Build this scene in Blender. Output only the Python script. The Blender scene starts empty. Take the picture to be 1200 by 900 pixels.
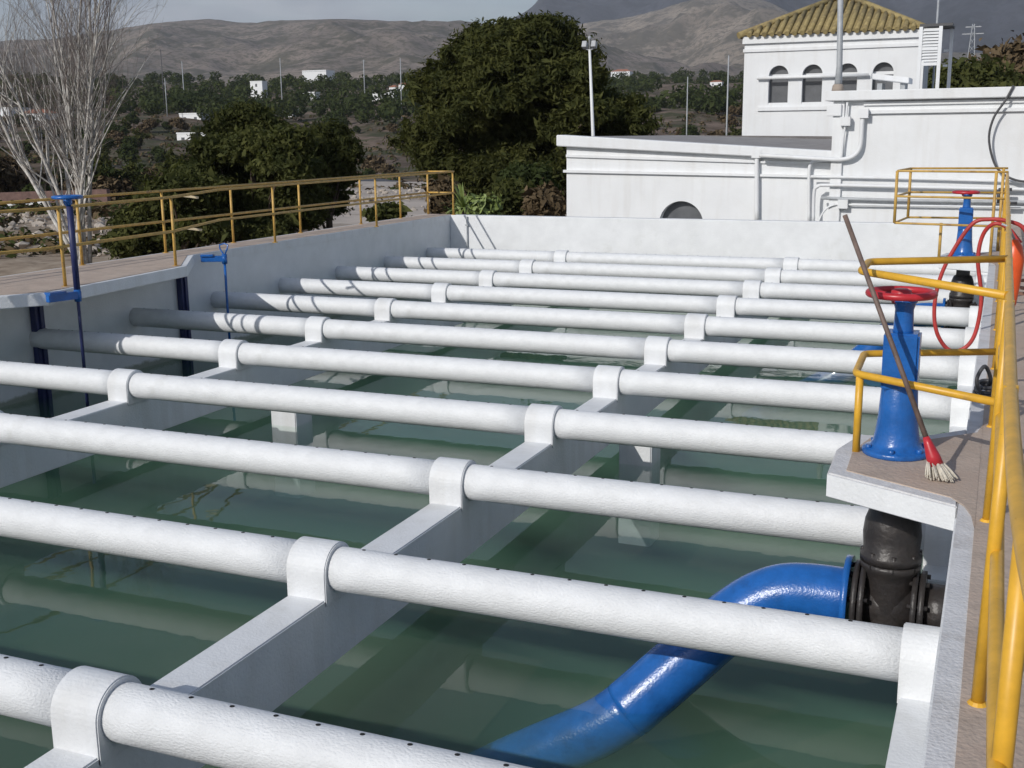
import bpy, bmesh, math, random
import numpy as np
from mathutils import Vector, noise
random.seed(7); rng = np.random.default_rng(11)
SC = bpy.context.scene
COL = SC.collection
R = math.radians

# ------------------------------------------------------------------ camera
F, YAW, PITCH, ROLL, EYE = 1351.77, 0.3990, 0.2135, -0.0108, 1.66
cy, sy, cp, sp = math.cos(YAW), math.sin(YAW), math.cos(PITCH), math.sin(PITCH)
_f = np.array([-sy*cp, cy*cp, -sp]); _r = np.array([cy, sy, 0.]); _u = np.cross(_r, _f)
_R = math.cos(ROLL)*_r + math.sin(ROLL)*_u
_U = -math.sin(ROLL)*_r + math.cos(ROLL)*_u
def ray(u, v): return _R*(u-600)/F - _U*(v-450)/F + _f
def at(u, v, **k):
    """point on the sight line of photo pixel (u, v) where x, y or z has a value"""
    (a, val), = k.items(); i = 'xyz'.index(a); d = ray(u, v)
    val = val - (EYE if a == 'z' else 0)
    p = d*(val/d[i]); p[2] += EYE
    return p
cam = bpy.data.cameras.new('camera'); co = bpy.data.objects.new('camera', cam); COL.objects.link(co)
from mathutils import Matrix
M = Matrix(((_R[0], _U[0], -_f[0], 0), (_R[1], _U[1], -_f[1], 0), (_R[2], _U[2], -_f[2], EYE), (0, 0, 0, 1)))
co.matrix_world = M
cam.sensor_width = 36; cam.lens = 36*F/1200; cam.clip_start = .05; cam.clip_end = 30000
SC.camera = co

# ------------------------------------------------------------------ materials
def nodes(name):
    m = bpy.data.materials.new(name); m.use_nodes = True
    nt = m.node_tree; b = nt.nodes['Principled BSDF']; return m, nt, b
def mat(name, c, rough=.6, var=.12, scale=6., c2=None, bump=0., bscale=60., metal=0., coat=0., detail=5., lo=.35, hi=.65, spec=.5, stretch=None):
    m, nt, b = nodes(name); N = nt.nodes; L = nt.links
    tc = N.new('ShaderNodeTexCoord'); src = tc.outputs['Object']
    if stretch:
        mp = N.new('ShaderNodeMapping'); mp.inputs['Scale'].default_value = stretch; L.new(src, mp.inputs[0]); src = mp.outputs[0]
    n = N.new('ShaderNodeTexNoise'); n.inputs['Scale'].default_value = scale; n.inputs['Detail'].default_value = detail; n.inputs['Roughness'].default_value = .65
    L.new(src, n.inputs['Vector'])
    r = N.new('ShaderNodeValToRGB'); e = r.color_ramp.elements
    if c2 is None: c2 = tuple(x*(1-var) for x in c); c1 = tuple(min(1, x*(1+var*.5)) for x in c)
    else: c1 = c
    e[0].position = lo; e[1].position = hi; e[0].color = (*c2, 1); e[1].color = (*c1, 1)
    L.new(n.outputs['Fac'], r.inputs[0]); L.new(r.outputs[0], b.inputs['Base Color'])
    b.inputs['Roughness'].default_value = rough; b.inputs['Metallic'].default_value = metal
    b.inputs['Coat Weight'].default_value = coat; b.inputs['Specular IOR Level'].default_value = spec
    if bump:
        n2 = N.new('ShaderNodeTexNoise'); n2.inputs['Scale'].default_value = bscale; n2.inputs['Detail'].default_value = 4
        L.new(src, n2.inputs['Vector'])
        bp = N.new('ShaderNodeBump'); bp.inputs['Strength'].default_value = bump; bp.inputs['Distance'].default_value = .01
        L.new(n2.outputs['Fac'], bp.inputs['Height']); L.new(bp.outputs[0], b.inputs['Normal'])
    return m
def wear(m, c, scale=2.2, lo=.56, hi=.64, fac=.7):
    """flakes / stains with a shape of their own over a material's base colour"""
    nt = m.node_tree; N = nt.nodes; L = nt.links; b = N['Principled BSDF']
    old = b.inputs['Base Color'].links[0].from_socket
    tc = N.new('ShaderNodeTexCoord'); n = N.new('ShaderNodeTexNoise'); n.inputs['Scale'].default_value = scale; n.inputs['Detail'].default_value = 9; n.inputs['Roughness'].default_value = .7
    L.new(tc.outputs['Object'], n.inputs['Vector'])
    r = N.new('ShaderNodeMapRange'); r.inputs[1].default_value = lo; r.inputs[2].default_value = hi; r.inputs[4].default_value = fac
    L.new(n.outputs['Fac'], r.inputs[0])
    mx = N.new('ShaderNodeMix'); mx.data_type = 'RGBA'; L.new(r.outputs[0], mx.inputs[0]); L.new(old, mx.inputs[6]); mx.inputs[7].default_value = (*c, 1)
    L.new(mx.outputs[2], b.inputs['Base Color']); return m
WHITE = wear(mat('white paint', (.755, .77, .785), .55, .06, 3., bump=.35, bscale=55), (.62, .63, .62), 1.7, .58, .72, .5)
PIPEW = wear(mat('white painted fibre cement', (.755, .77, .785), .55, .07, 10., bump=.5, bscale=105, stretch=(.6, 1, 1)), (.60, .60, .58), 2.6, .6, .72, .5)
def streaks(m, c, fac):
    nt = m.node_tree; N = nt.nodes; L = nt.links; b = N['Principled BSDF']; old = b.inputs['Base Color'].links[0].from_socket
    tc = N.new('ShaderNodeTexCoord'); mp = N.new('ShaderNodeMapping'); mp.inputs['Scale'].default_value = (3.5, 3.5, .35); n = N.new('ShaderNodeTexNoise'); n.inputs['Scale'].default_value = 1.6; n.inputs['Detail'].default_value = 7
    L.new(tc.outputs['Object'], mp.inputs[0]); L.new(mp.outputs[0], n.inputs['Vector']); r = N.new('ShaderNodeMapRange'); r.inputs[1].default_value = .5; r.inputs[2].default_value = .75; r.inputs[4].default_value = fac; L.new(n.outputs['Fac'], r.inputs[0])
    mx = N.new('ShaderNodeMix'); mx.data_type = 'RGBA'; L.new(r.outputs[0], mx.inputs[0]); L.new(old, mx.inputs[6]); mx.inputs[7].default_value = (*c, 1); L.new(mx.outputs[2], b.inputs['Base Color'])
streaks(WHITE, (.50, .48, .44), .30)
PIPEW = wear(PIPEW, (.40, .29, .21), 9., .70, .76, .6); WHITE = wear(WHITE, (.42, .33, .26), 6., .71, .77, .5)
COPE = wear(mat('weathered white coping', (.66, .66, .67), .7, .12, 7., bump=.5, bscale=70), (.42, .40, .39), 3.2, .54, .66, .6)
FACW = wear(mat('whitewashed render', (.755, .77, .785), .7, .04, 1.2, bump=.3, bscale=30), (.66, .66, .65), .7, .55, .75, .5)
streaks(FACW, (.56, .54, .51), .28)
DECK = wear(mat('brown deck screed', (.50, .405, .335), .8, .2, 5., bump=.6, bscale=45), (.33, .24, .19), 2.5, .5, .68, .6)
YEL = wear(mat('yellow rail paint', (.72, .40, .035), .4, .16, 9.), (.35, .22, .10), 7, .62, .7, .7)
YEL = wear(YEL, (.20, .12, .07), 22., .66, .70, .7)
YELO = wear(mat('faded yellow rail paint', (.58, .36, .09), .5, .2, 9.), (.30, .17, .07), 6, .56, .66, .8)
BLUE = wear(mat('blue valve paint', (.016, .125, .43), .26, .2, 7., bump=.2, bscale=70, coat=.25), (.012, .07, .24), 4., .56, .66, .6)
DBLUE = mat('dark blue gate paint', (.022, .03, .11), .5, .2, 6.)
RED = mat('red wheel paint', (.50, .028, .04), .35, .2, 9.)
HOSE = mat('red hose rubber', (.46, .045, .04), .45, .2, 9.)
ORANGE = mat('orange float plastic', (.80, .11, .025), .35, .12, 9.)
BLACK = mat('black cast iron', (.028, .025, .025), .42, .5, 14., c2=(.04, .034, .032), bump=.5, bscale=30)
GREY = mat('grey metal', (.38, .40, .42), .45, .15, 9.)
DARKM = mat('dark metal', (.07, .07, .075), .5, .2, 9.)
HOLE = mat('dark hole', (.012, .012, .012), .9)
WOOD = mat('grey broom handle wood', (.17, .12, .10), .6, .3, 14.)
BRIS = mat('pale bristles', (.62, .58, .50), .8, .25, 40.)
GLASS = mat('dark window glass', (.13, .135, .145), .18, .2, 2.)
TILE = wear(mat('ochre roof tiles', (.38, .30, .135), .85, .3, 5., c2=(.23, .18, .08)), (.17, .13, .07), 3., .5, .62, .7)
TERRA = mat('terracotta', (.36, .15, .09), .8, .25, 4.)
ROOFG = mat('grey roof felt', (.30, .285, .28), .85, .2, 3.)
ASPH = mat('asphalt', (.065, .068, .078), .85, .25, .3)
BARK = mat('pale poplar bark', (.70, .685, .65), .8, .3, 5., c2=(.30, .27, .24))
TWIG = mat('grey brown twigs', (.20, .165, .15), .85, .3, 3.)
TRUNK = mat('brown pine bark', (.10, .07, .05), .9, .4, 6.)
LEAFP = mat('pine needles', (.092, .096, .028), .8, .5, 1.3, c2=(.040, .048, .016), lo=.38, hi=.62, spec=.12)
LEAFO = mat('olive green leaves', (.105, .110, .034), .8, .5, 1.4, c2=(.046, .056, .020), lo=.38, hi=.62, spec=.12)
LEAFD = mat('dark scrub leaves', (.070, .086, .028), .85, .5, .15, c2=(.034, .048, .018), lo=.38, hi=.62, spec=.1)
LEAFB = mat('brown scrub leaves', (.13, .095, .055), .85, .4, .5, spec=.1)
LEAFY = mat('yellow green fronds', (.20, .26, .07), .6, .3, 4.)
for m_, tint in ((LEAFP, (.12, .13, .03, 1)), (LEAFO, (.13, .15, .035, 1)), (LEAFD, (.09, .12, .03, 1))):   # leaves let some light through
    nt = m_.node_tree; b = nt.nodes['Principled BSDF']; tl_ = nt.nodes.new('ShaderNodeBsdfTranslucent'); tl_.inputs[0].default_value = tint
    mx = nt.nodes.new('ShaderNodeMixShader'); mx.inputs[0].default_value = .28; nt.links.new(b.outputs[0], mx.inputs[1]); nt.links.new(tl_.outputs[0], mx.inputs[2]); nt.links.new(mx.outputs[0], nt.nodes['Material Output'].inputs[0])
STONE = mat('pale rubble stone', (.42, .37, .32), .9, .3, 1.5)
CARW = mat('white car body', (.80, .81, .82), .25, .03, 2., coat=.5)

# ------------------------------------------------------------------ mesh builder
class MB:
    def __init__(s): s.v = []; s.f = []; s.m = []; s.s = []; s.mi = 0
    def face(s, idx, smooth=False): s.f.append(tuple(idx)); s.m.append(s.mi); s.s.append(smooth)
    def pts(s, P): n = len(s.v); s.v.extend([tuple(map(float, p)) for p in P]); return list(range(n, n+len(P)))
    def box(s, x0, x1, y0, y1, z0, z1):
        i = s.pts([(x, y, z) for z in (z0, z1) for y in (y0, y1) for x in (x0, x1)])
        for q in ((0, 2, 3, 1), (4, 5, 7, 6), (0, 1, 5, 4), (2, 6, 7, 3), (0, 4, 6, 2), (1, 3, 7, 5)): s.face([i[k] for k in q])
        return s
    def hexa(s, P):   # 8 points, as in box
        i = s.pts(P)
        for q in ((0, 2, 3, 1), (4, 5, 7, 6), (0, 1, 5, 4), (2, 6, 7, 3), (0, 4, 6, 2), (1, 3, 7, 5)): s.face([i[k] for k in q])
        return s
    def bar(s, p, q, w, h, up=(0, 0, 1)):
        p = np.array(p, float); q = np.array(q, float); d = (q-p)/np.linalg.norm(q-p)
        a = np.cross(d, up); a /= np.linalg.norm(a); b = np.cross(a, d)
        P = [e + a*i*w/2 + b*j*h/2 for j in (-1, 1) for i in (-1, 1) for e in (p, q)]
        return s.hexa([P[0], P[1], P[2], P[3], P[4], P[5], P[6], P[7]])
    def tube(s, P, r, n=12, closed=False, caps=True, squash=None):
        P = [np.array(p, float) for p in P]; m = len(P)
        rs = r if hasattr(r, '__len__') else [r]*m
        T = []
        for k in range(m):
            if closed: t = P[(k+1) % m]-P[k-1]
            else: t = P[min(k+1, m-1)]-P[max(k-1, 0)]
            T.append(t/ (np.linalg.norm(t)+1e-12))
        a = np.cross(T[0], (0, 0, 1.)); 
        if np.linalg.norm(a) < .05: a = np.cross(T[0], (1., 0, 0))
        a /= np.linalg.norm(a); rings = []
        for k in range(m):
            a = a-T[k]*a.dot(T[k]); a /= np.linalg.norm(a); b = np.cross(T[k], a)
            rings.append(s.pts([P[k]+rs[k]*(math.cos(w)*a+math.sin(w)*b) for w in [2*math.pi*j/n for j in range(n)]]))
        for k in range(m if closed else m-1):
            A, B = rings[k], rings[(k+1) % m]
            for j in range(n): s.face((A[j], A[(j+1) % n], B[(j+1) % n], B[j]), True)
        if caps and not closed: s.face(rings[0][::-1]); s.face(rings[-1])
        return s
    def cyl(s, p, q, r0, r1=None, n=20): return s.tube([p, q], [r0, r0 if r1 is None else r1], n)
    def lathe(s, prof, c, n=28, smooth=True):
        rings = [s.pts([(c[0]+r*math.cos(2*math.pi*j/n), c[1]+r*math.sin(2*math.pi*j/n), c[2]+z) for j in range(n)]) for r, z in prof]
        for A, B in zip(rings, rings[1:]):
            for j in range(n): s.face((A[j], A[(j+1) % n], B[(j+1) % n], B[j]), smooth)
        s.face(rings[0][::-1]); s.face(rings[-1]); return s
    def prism(s, poly, h0, h1, fn=None):
        """poly of 2D points, extruded; fn maps (a, b, h) to a point"""
        fn = fn or (lambda a, b, h: (a, b, h)); n = len(poly)
        A = s.pts([fn(a, b, h0) for a, b in poly]); B = s.pts([fn(a, b, h1) for a, b in poly])
        s.face(A[::-1]); s.face(B)
        for k in range(n): s.face((A[k], A[(k+1) % n], B[(k+1) % n], B[k]))
        return s
    def torus(s, c, Rr, r, n=40, k=10):
        return s.tube([(c[0]+Rr*math.cos(2*math.pi*j/n), c[1]+Rr*math.sin(2*math.pi*j/n), c[2]) for j in range(n)], r, k, closed=True)
    def blob(s, c, r, seed=0, rough=.25, sub=2):
        bm = bmesh.new(); bmesh.ops.create_icosphere(bm, subdivisions=sub, radius=1)
        r = r if hasattr(r, '__len__') else (r, r, r)
        bm.verts.ensure_lookup_table(); P = []
        for v in bm.verts:
            k = 1+rough*noise.noise(v.co*1.6+Vector((seed*7.3, seed*3.1, 0)))
            P.append((c[0]+v.co.x*r[0]*k, c[1]+v.co.y*r[1]*k, c[2]+v.co.z*r[2]*k))
        i = s.pts(P)
        for f in bm.faces: s.face([i[v.index] for v in f.verts])
        bm.free(); return s
    def build(s, name, mats, parent=None, bevel=0.):
        if not isinstance(mats, (list, tuple)): mats = [mats]
        L = base(parent); V = [(a-L[0], b-L[1], c-L[2]) for a, b, c in s.v]
        me = bpy.data.meshes.new(name); me.from_pydata(V, [], s.f)
        for m in mats: me.materials.append(m)
        me.polygons.foreach_set('material_index', s.m); me.polygons.foreach_set('use_smooth', s.s)
        bm = bmesh.new(); bm.from_mesh(me); bmesh.ops.recalc_face_normals(bm, faces=bm.faces)
        if bevel: bmesh.ops.bevel(bm, geom=[e for e in bm.edges if len(e.link_faces) == 2 and e.calc_face_angle(0) > .5], offset=bevel, segments=2, affect='EDGES', clamp_overlap=True)
        bm.to_mesh(me); bm.free(); me.update()
        o = bpy.data.objects.new(name, me); COL.objects.link(o)
        if parent: o.parent = parent
        return o
def base(o):
    v = np.zeros(3)
    while o is not None: v = v+np.array(o.location); o = o.parent
    return v
def tag(o, label=None, cat=None, group=None, kind=None):
    if label: o['label'] = label
    if cat: o['category'] = cat
    if group: o['group'] = group
    if kind: o['kind'] = kind
    return o
def thing(name, loc, label, cat, group=None):
    o = bpy.data.objects.new(name, None); o.empty_display_size = .2; COL.objects.link(o); o.location = tuple(map(float, loc))
    return tag(o, label, cat, group)
def copy_tree(o, parent=None):
    c = o.copy(); COL.objects.link(c)
    if parent: c.parent = parent
    for ch in list(o.children): copy_tree(ch, c)
    return c
def arc(c, r, a0, a1, n): return [(c[0]+r*math.cos(R(a0+(a1-a0)*k/n)), c[1]+r*math.sin(R(a0+(a1-a0)*k/n))) for k in range(n+1)]
def spline(P, n=8):
    P = [np.array(p, float) for p in P]; Q = [2*P[0]-P[1]]+P+[2*P[-1]-P[-2]]; out = []
    for k in range(1, len(Q)-2):
        a, b, c, d = Q[k-1:k+3]
        for j in range(n):
            t = j/n; out.append(.5*((2*b)+(c-a)*t+(2*a-5*b+4*c-d)*t*t+(3*b-a-3*c+d)*t**3))
    out.append(P[-1]); return out

# ------------------------------------------------------------------ tank
XW, YB = -10.71, 22.12           # left and back inner faces
ZP, RP = -.710, .125             # pipe axis height and radius
ZS, ZBOT, ZW = -.847, -1.248, -1.43
ZF = -2.75
SP, Y1 = 1.7615, 3.4806          # pipe spacing, first pipe
YS = [Y1+SP*k for k in range(11)]
XA, XB, XC = (-7.923, -7.691), (-3.52, -3.28), (-.266, -.094)

TANKW = wear(mat('tank wall paint', (.755, .77, .785), .55, .06, 3., bump=.35, bscale=55), (.62, .63, .62), 1.7, .58, .72, .5)
nt = TANKW.node_tree; N = nt.nodes; L = nt.links; b = N['Principled BSDF']; old = b.inputs['Base Color'].links[0].from_socket      # green tide line left by the water
tc = N.new('ShaderNodeTexCoord'); sx = N.new('ShaderNodeSeparateXYZ'); L.new(tc.outputs['Object'], sx.inputs[0]); nz = N.new('ShaderNodeTexNoise'); nz.inputs['Scale'].default_value = 7; nz.inputs['Detail'].default_value = 6; L.new(tc.outputs['Object'], nz.inputs['Vector'])
ma = N.new('ShaderNodeMath'); ma.operation = 'MULTIPLY_ADD'; L.new(nz.outputs['Fac'], ma.inputs[0]); ma.inputs[1].default_value = -.12; L.new(sx.outputs['Z'], ma.inputs[2])
mr = N.new('ShaderNodeMapRange'); mr.inputs[1].default_value = -1.44; mr.inputs[2].default_value = -1.40; mr.inputs[3].default_value = .75; mr.inputs[4].default_value = 0; L.new(ma.outputs[0], mr.inputs[0])
mx = N.new('ShaderNodeMix'); mx.data_type = 'RGBA'; L.new(mr.outputs[0], mx.inputs[0]); L.new(old, mx.inputs[6]); mx.inputs[7].default_value = (.20, .23, .15, 1); L.new(mx.outputs[2], b.inputs['Base Color'])
w = MB(); w.box(XW-.24, XW, .9, YB+.24, ZF-.2, -.122)
tag(w.build('tank_wall', TANKW), 'long white tank wall under the left walkway, its inner face in shade', 'wall')
w = MB(); w.box(XW+.001, .25, YB, YB+.24, ZF-.2, 0)
tag(w.build('tank_wall', TANKW, bevel=.012), 'sunlit white far end wall of the tank', 'wall')
w = MB(); w.box(-.09, .25, .9, YB-.001, ZF-.2, -.06)
tag(w.build('tank_wall', TANKW), 'white tank wall along the right under the deck', 'wall')
w = MB(); w.box(XW+.001, -.091, .9, 1.14, ZF-.2, -.01)
tag(w.build('tank_wall', TANKW), 'near end wall of the tank below the camera', 'wall')
w = MB(); w.box(XW-.2, .2, .9, YB+.2, ZF-.4, ZF)
FLOOR = wear(mat('painted tank floor', (.28, .30, .28), .8, .14, 1.), (.16, .18, .155), .8, .52, .66, .6)
tag(w.build('tank_floor', FLOOR), kind='structure')

# water
m, nt, b = nodes('green tank water'); N = nt.nodes; L = nt.links; N.remove(b)
lw = N.new('ShaderNodeLayerWeight'); lw.inputs['Blend'].default_value = .5; pw = N.new('ShaderNodeMath'); pw.operation = 'POWER'; pw.inputs[1].default_value = 5.; L.new(lw.outputs['Facing'], pw.inputs[0]); fr = N.new('ShaderNodeMapRange'); fr.inputs[3].default_value = .021; L.new(pw.outputs[0], fr.inputs[0])
gl = N.new('ShaderNodeBsdfGlossy'); gl.inputs['Roughness'].default_value = .012
tr = N.new('ShaderNodeBsdfTransparent'); tr.inputs[0].default_value = (.95, .99, .96, 1)
mx = N.new('ShaderNodeMixShader'); L.new(fr.outputs[0], mx.inputs[0]); L.new(tr.outputs[0], mx.inputs[1]); L.new(gl.outputs[0], mx.inputs[2])
tc = N.new('ShaderNodeTexCoord'); n1 = N.new('ShaderNodeTexNoise'); n1.inputs['Scale'].default_value = 2.2; n1.inputs['Detail'].default_value = 3
bp = N.new('ShaderNodeBump'); bp.inputs['Strength'].default_value = .016; bp.inputs['Distance'].default_value = .1
L.new(tc.outputs['Object'], n1.inputs['Vector']); L.new(n1.outputs['Fac'], bp.inputs['Height']); L.new(bp.outputs[0], gl.inputs['Normal']); L.new(bp.outputs[0], lw.inputs['Normal'])
out = N['Material Output']; L.new(mx.outputs[0], out.inputs['Surface'])
vs = N.new('ShaderNodeVolumeScatter'); vs.inputs['Color'].default_value = (.50, .90, .66, 1); vs.inputs['Anisotropy'].default_value = -.3; vs.inputs['Density'].default_value = .17
va = N.new('ShaderNodeVolumeAbsorption'); va.inputs['Color'].default_value = (.31, .49, .44, 1); va.inputs['Density'].default_value = .56
ad = N.new('ShaderNodeAddShader'); L.new(vs.outputs[0], ad.inputs[0]); L.new(va.outputs[0], ad.inputs[1]); L.new(ad.outputs[0], out.inputs['Volume'])
WATER = m
w = MB(); w.box(XW+.003, -.093, 1.143, YB-.003, ZF+.003, ZW)
tag(w.build('water', WATER), kind='structure')

# beams with collars
def collar(x0, x1, y, mb, wall=False):
    r = .151
    prof = [(y-r, ZS-.04)]+[(y-r*math.cos(R(a)), ZP+r*math.sin(R(a))) for a in range(0, 181, 9)]+[(y+r, ZS-.04)]
    mb.prism(prof, x0, x1, lambda a, b, h: (h, a, b))
def beam(xs, label, y0=1.14, y1=YB, gap=None):
    t = thing('pipe_beam', ((xs[0]+xs[1])/2, y0, ZBOT), label, 'beam')
    mb = MB()
    for a, c in ([(y0, y1)] if not gap else [(y0, gap[0]), (gap[1], y1)]): mb.box(xs[0], xs[1], a, c, ZBOT, ZS)
    mb.build('beam_body', WHITE, t, bevel=.008)
    for y in YS:
        if gap and gap[0] < y-.2 < gap[1]: continue
        c = MB(); collar(xs[0]-.006, xs[1]+.006 if xs is not XC else xs[1]-.002, y, c); c.build('collar', WHITE, t, bevel=.006)
    return t
beam(XA, 'white concrete beam with raised collars, nearer the shaded left wall')
beam(XB, 'white concrete beam with raised collars down the middle of the tank')
beam(XC, 'white concrete ledge with collars along the right wall under the deck', gap=(5.52, 6.62))

# collector pipes
def pipe(y, label):
    t = thing('collector_pipe', (XA[0], y, ZP), label, 'pipe', 'parallel white pipes across the tank')
    for x0, x1 in ((XW-.05, XA[0]+.03), (XA[1]-.03, XB[0]+.03), (XB[1]-.03, XC[0]+.03)):
        mb = MB(); n = 24; xs = np.linspace(x0, x1, 14)
        mb.tube([(x, y, ZP) for x in xs], RP, 28)
        mb.mi = 1; x = x0+.2
        while x < x1-.1:
            a = R(82); nrm = np.array([0, math.cos(a), math.sin(a)])
            a2 = R(82)
            p = np.array([x+random.uniform(-.01, .01), y-RP*.0, ZP])+np.array([0, RP*math.cos(a2), RP*math.sin(a2)])
            mb.cyl(p-nrm*.004, p+nrm*.0015, .0105, n=10); x += .2
        mb.build('pipe_section', [PIPEW, HOLE], t)
    return t
order = ['nearest white pipe, cut off by the bottom edge of the photo', 'second white pipe from the camera, passing in front of the blue elbow',
 'third white pipe from the camera, ending behind the black valve', 'fourth white pipe from the camera, ending behind the near pedestal platform', 'fifth white pipe from the camera, first whose sunlit left end is in view',
 'white pipe in the middle of the eleven, sixth from either end', 'fifth white pipe from the far wall', 'fourth white pipe from the far wall',
 'third white pipe from the far wall', 'second white pipe from the far wall', 'farthest white pipe, right in front of the far end wall']
p0 = pipe(YS[0], order[0])
for k in range(1, 11):
    c = copy_tree(p0); c.location.y = YS[k]; c['label'] = order[k]

# stub pillars in the water under the fifth pipe
for x, y, lab in ((-7.05, 10.42, 'short white stub standing in the water near the left beam'), (-3.03, 10.3, 'short white stub standing in the water near the middle beam')):
    mb = MB(); mb.box(x-.16, x+.16, y-.13, y+.2, ZF-.05, -1.17)
    tag(mb.build('concrete_stub', WHITE, bevel=.01), lab, 'pillar')

# ------------------------------------------------------------------ left walkway, platform, gates
w = MB(); w.box(-11.36, XW+.012, -2, YB+.24, -.12, -.0); w.mi = 1
w.box(-11.30, XW-.05, -2, YB+.2, -.002, .004)
tag(w.build('walkway', [WHITE, DECK], bevel=.0), kind='structure')
PL = [(XW-.02, 8.15), (-9.60, 9.66), (-9.84, 12.35), (XW-.02, 13.65)]
PLi = [(XW-.06, 8.32), (-9.68, 9.71), (-9.91, 12.31), (XW-.06, 13.55)]
t = thing('gate_platform', (-10.3, 10.5, 0), 'projecting trapezoid slab on the left walkway with a sunlit near edge', 'platform')
w = MB(); w.prism(PL, -.135, .003); w.build('slab', WHITE, t, bevel=.008)
w = MB(); w.prism(PLi, .0035, .009); w.build('screed', DECK, t)

def rail_fence(name, label, path, posts, zs, m, lean=0, r=.019, ties=None):
    t = thing(name, (path[0][0], path[0][1], 0), label, 'railing')
    for nm, z in zip(('top_rail', 'mid_rail'), zs):
        mb = MB(); mb.tube([(x, y, z) for x, y in path], r, 10); mb.build(nm, m, t)
    for x, y in posts:
        mb = MB(); mb.cyl((x, y, 0.), (x, y, zs[0]-.005), r*1.05, n=10); mb.lathe([(.045, .003), (.045, .012)], (x, y, 0), 12, False); mb.build('post', m, t)
    return t
inner = [(-10.45, 7.2), (-9.80, 9.9), (-9.98, 12.3), (-10.66, 14.2), (-10.66, 22.25)]
ip = [(-10.2, 8.3), (-9.82, 10.15), (-9.98, 12.3), (-10.66, 15.6), (-10.66, 18.9), (-10.66, 22.2)]
ti = rail_fence('walkway_railing', 'rusty yellow railing on the tank side of the left walkway, bending round the platform', inner, ip, (.90, .46), YELO)
outer = [(-11.28, 2), (-11.28, 22.25)]
op = [(-11.28, y) for y in (4.5, 6.4, 8.4, 10.35, 12.0, 13.7, 15.35, 17.3, 19.4, 21.0)]
to = rail_fence('walkway_railing', 'rusty yellow railing on the outer side of the left walkway, along the trees', outer, op, (.90, .46), YELO)
mb = MB(); mb.tube([(-11.28, 22.25, .9), (-10.66, 22.25, .9)], .019, 10); mb.tube([(-11.28, 22.25, .46), (-10.66, 22.25, .46)], .019, 10); mb.cyl((-11.28, 22.25, 0), (-11.28, 22.25, .9), .02, n=10); mb.build('end_rail', YELO, to)
LATH = mat('pale wood lath', (.66, .56, .38), .7, .2, 12.)
for z, dz in ((.875, .0), (.43, .0)):
    p = at(221 if z > .6 else 225, 223 if z > .6 else 262, y=13.2); 
    mb = MB(); mb.bar((p[0]-.02, 13.1, z), (p[0]+.16, 13.2, z-.03), .03, .03)
    mb.build('lath', LATH, ti)

def gate_stem(p, ztop, label, wheel):
    t = thing('sluice_stem', (p[0], p[1], -1.6), label, 'gate stem')
    mb = MB(); mb.cyl((p[0], p[1], -1.75), (p[0], p[1], ztop), .019, n=10); mb.build('stem', BLUE if not wheel else DBLUE, t)
    mb = MB(); g = np.array((p[0], p[1], -.055)); bd = np.array((-.09, -.36, 0)) if wheel else np.array((-.30, -.14, 0)); mb.bar(g+bd, g-bd*.08, .07, .085); mb.bar(g+bd+(0, 0, .05), g+bd*.45+(0, 0, .05), .12, .03); mb.cyl((p[0], p[1], -.13), (p[0], p[1], .01), .04, n=12); mb.build('bracket', BLUE, t, bevel=.004)
    if wheel:
        mb = MB(); c = (p[0]-.02, p[1], ztop+.1); mb.torus(c, .15, .02, 30, 8)
        for k in range(4):
            a = k*math.pi/2+.4; mb.cyl((c[0], c[1], c[2]-.02), (c[0]+.15*math.cos(a), c[1]+.15*math.sin(a), c[2]), .012, n=8)
        mb.lathe([(.03, -.1), (.05, -.06), (.04, .02)], c, 12); mb.build('handwheel', BLUE, t)
        mb = MB(); mb.cyl((p[0], p[1], 0.), (p[0], p[1], ztop), .036, n=12); mb.build('stem_cover', DBLUE, t)
    else:
        mb = MB(); c = np.array((p[0], p[1], ztop))
        mb.tube([c, c+(-.02, 0, .05), c+(-.07, 0, .12), c+(-.07, 0, .17), c+(0, .02, .19), c+(.06, .02, .17), c+(.06, 0, .12), c+(.01, 0, .03)], .011, 8); mb.build('handle', BLUE, t)
gate_stem((-9.49, 9.98), .93, 'tall dark blue gate stem with a blue handwheel rising above the left railing', True)
gate_stem((-10.28, 13.75), -.03, 'short blue gate stem with an open loop handle beside the left wall', False)
for y, lab in ((10.52, 'dark blue gate guide under the left platform, nearer one'), (13.25, 'dark blue gate guide under the far end of the left platform')):
    mb = MB(); mb.box(XW+.004, XW+.09, y-.075, y+.075, -2.0, -.145); mb.box(XW+.09, XW+.115, y-.02, y+.02, -2.0, -.145)
    tag(mb.build('gate_guide', DBLUE, bevel=.006), lab, 'gate guide')
mb = MB(); mb.cyl((-10.30, YB-.03, -1.5), (-10.30, YB-.03, -.02), .016, n=8)
for z in (-.2, -.8): mb.box(-10.335, -10.265, YB-.045, YB-.001, z-.015, z+.015)
tag(mb.build('conduit', GREY), 'thin grey conduit standing in the far left corner of the tank', 'conduit')

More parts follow.
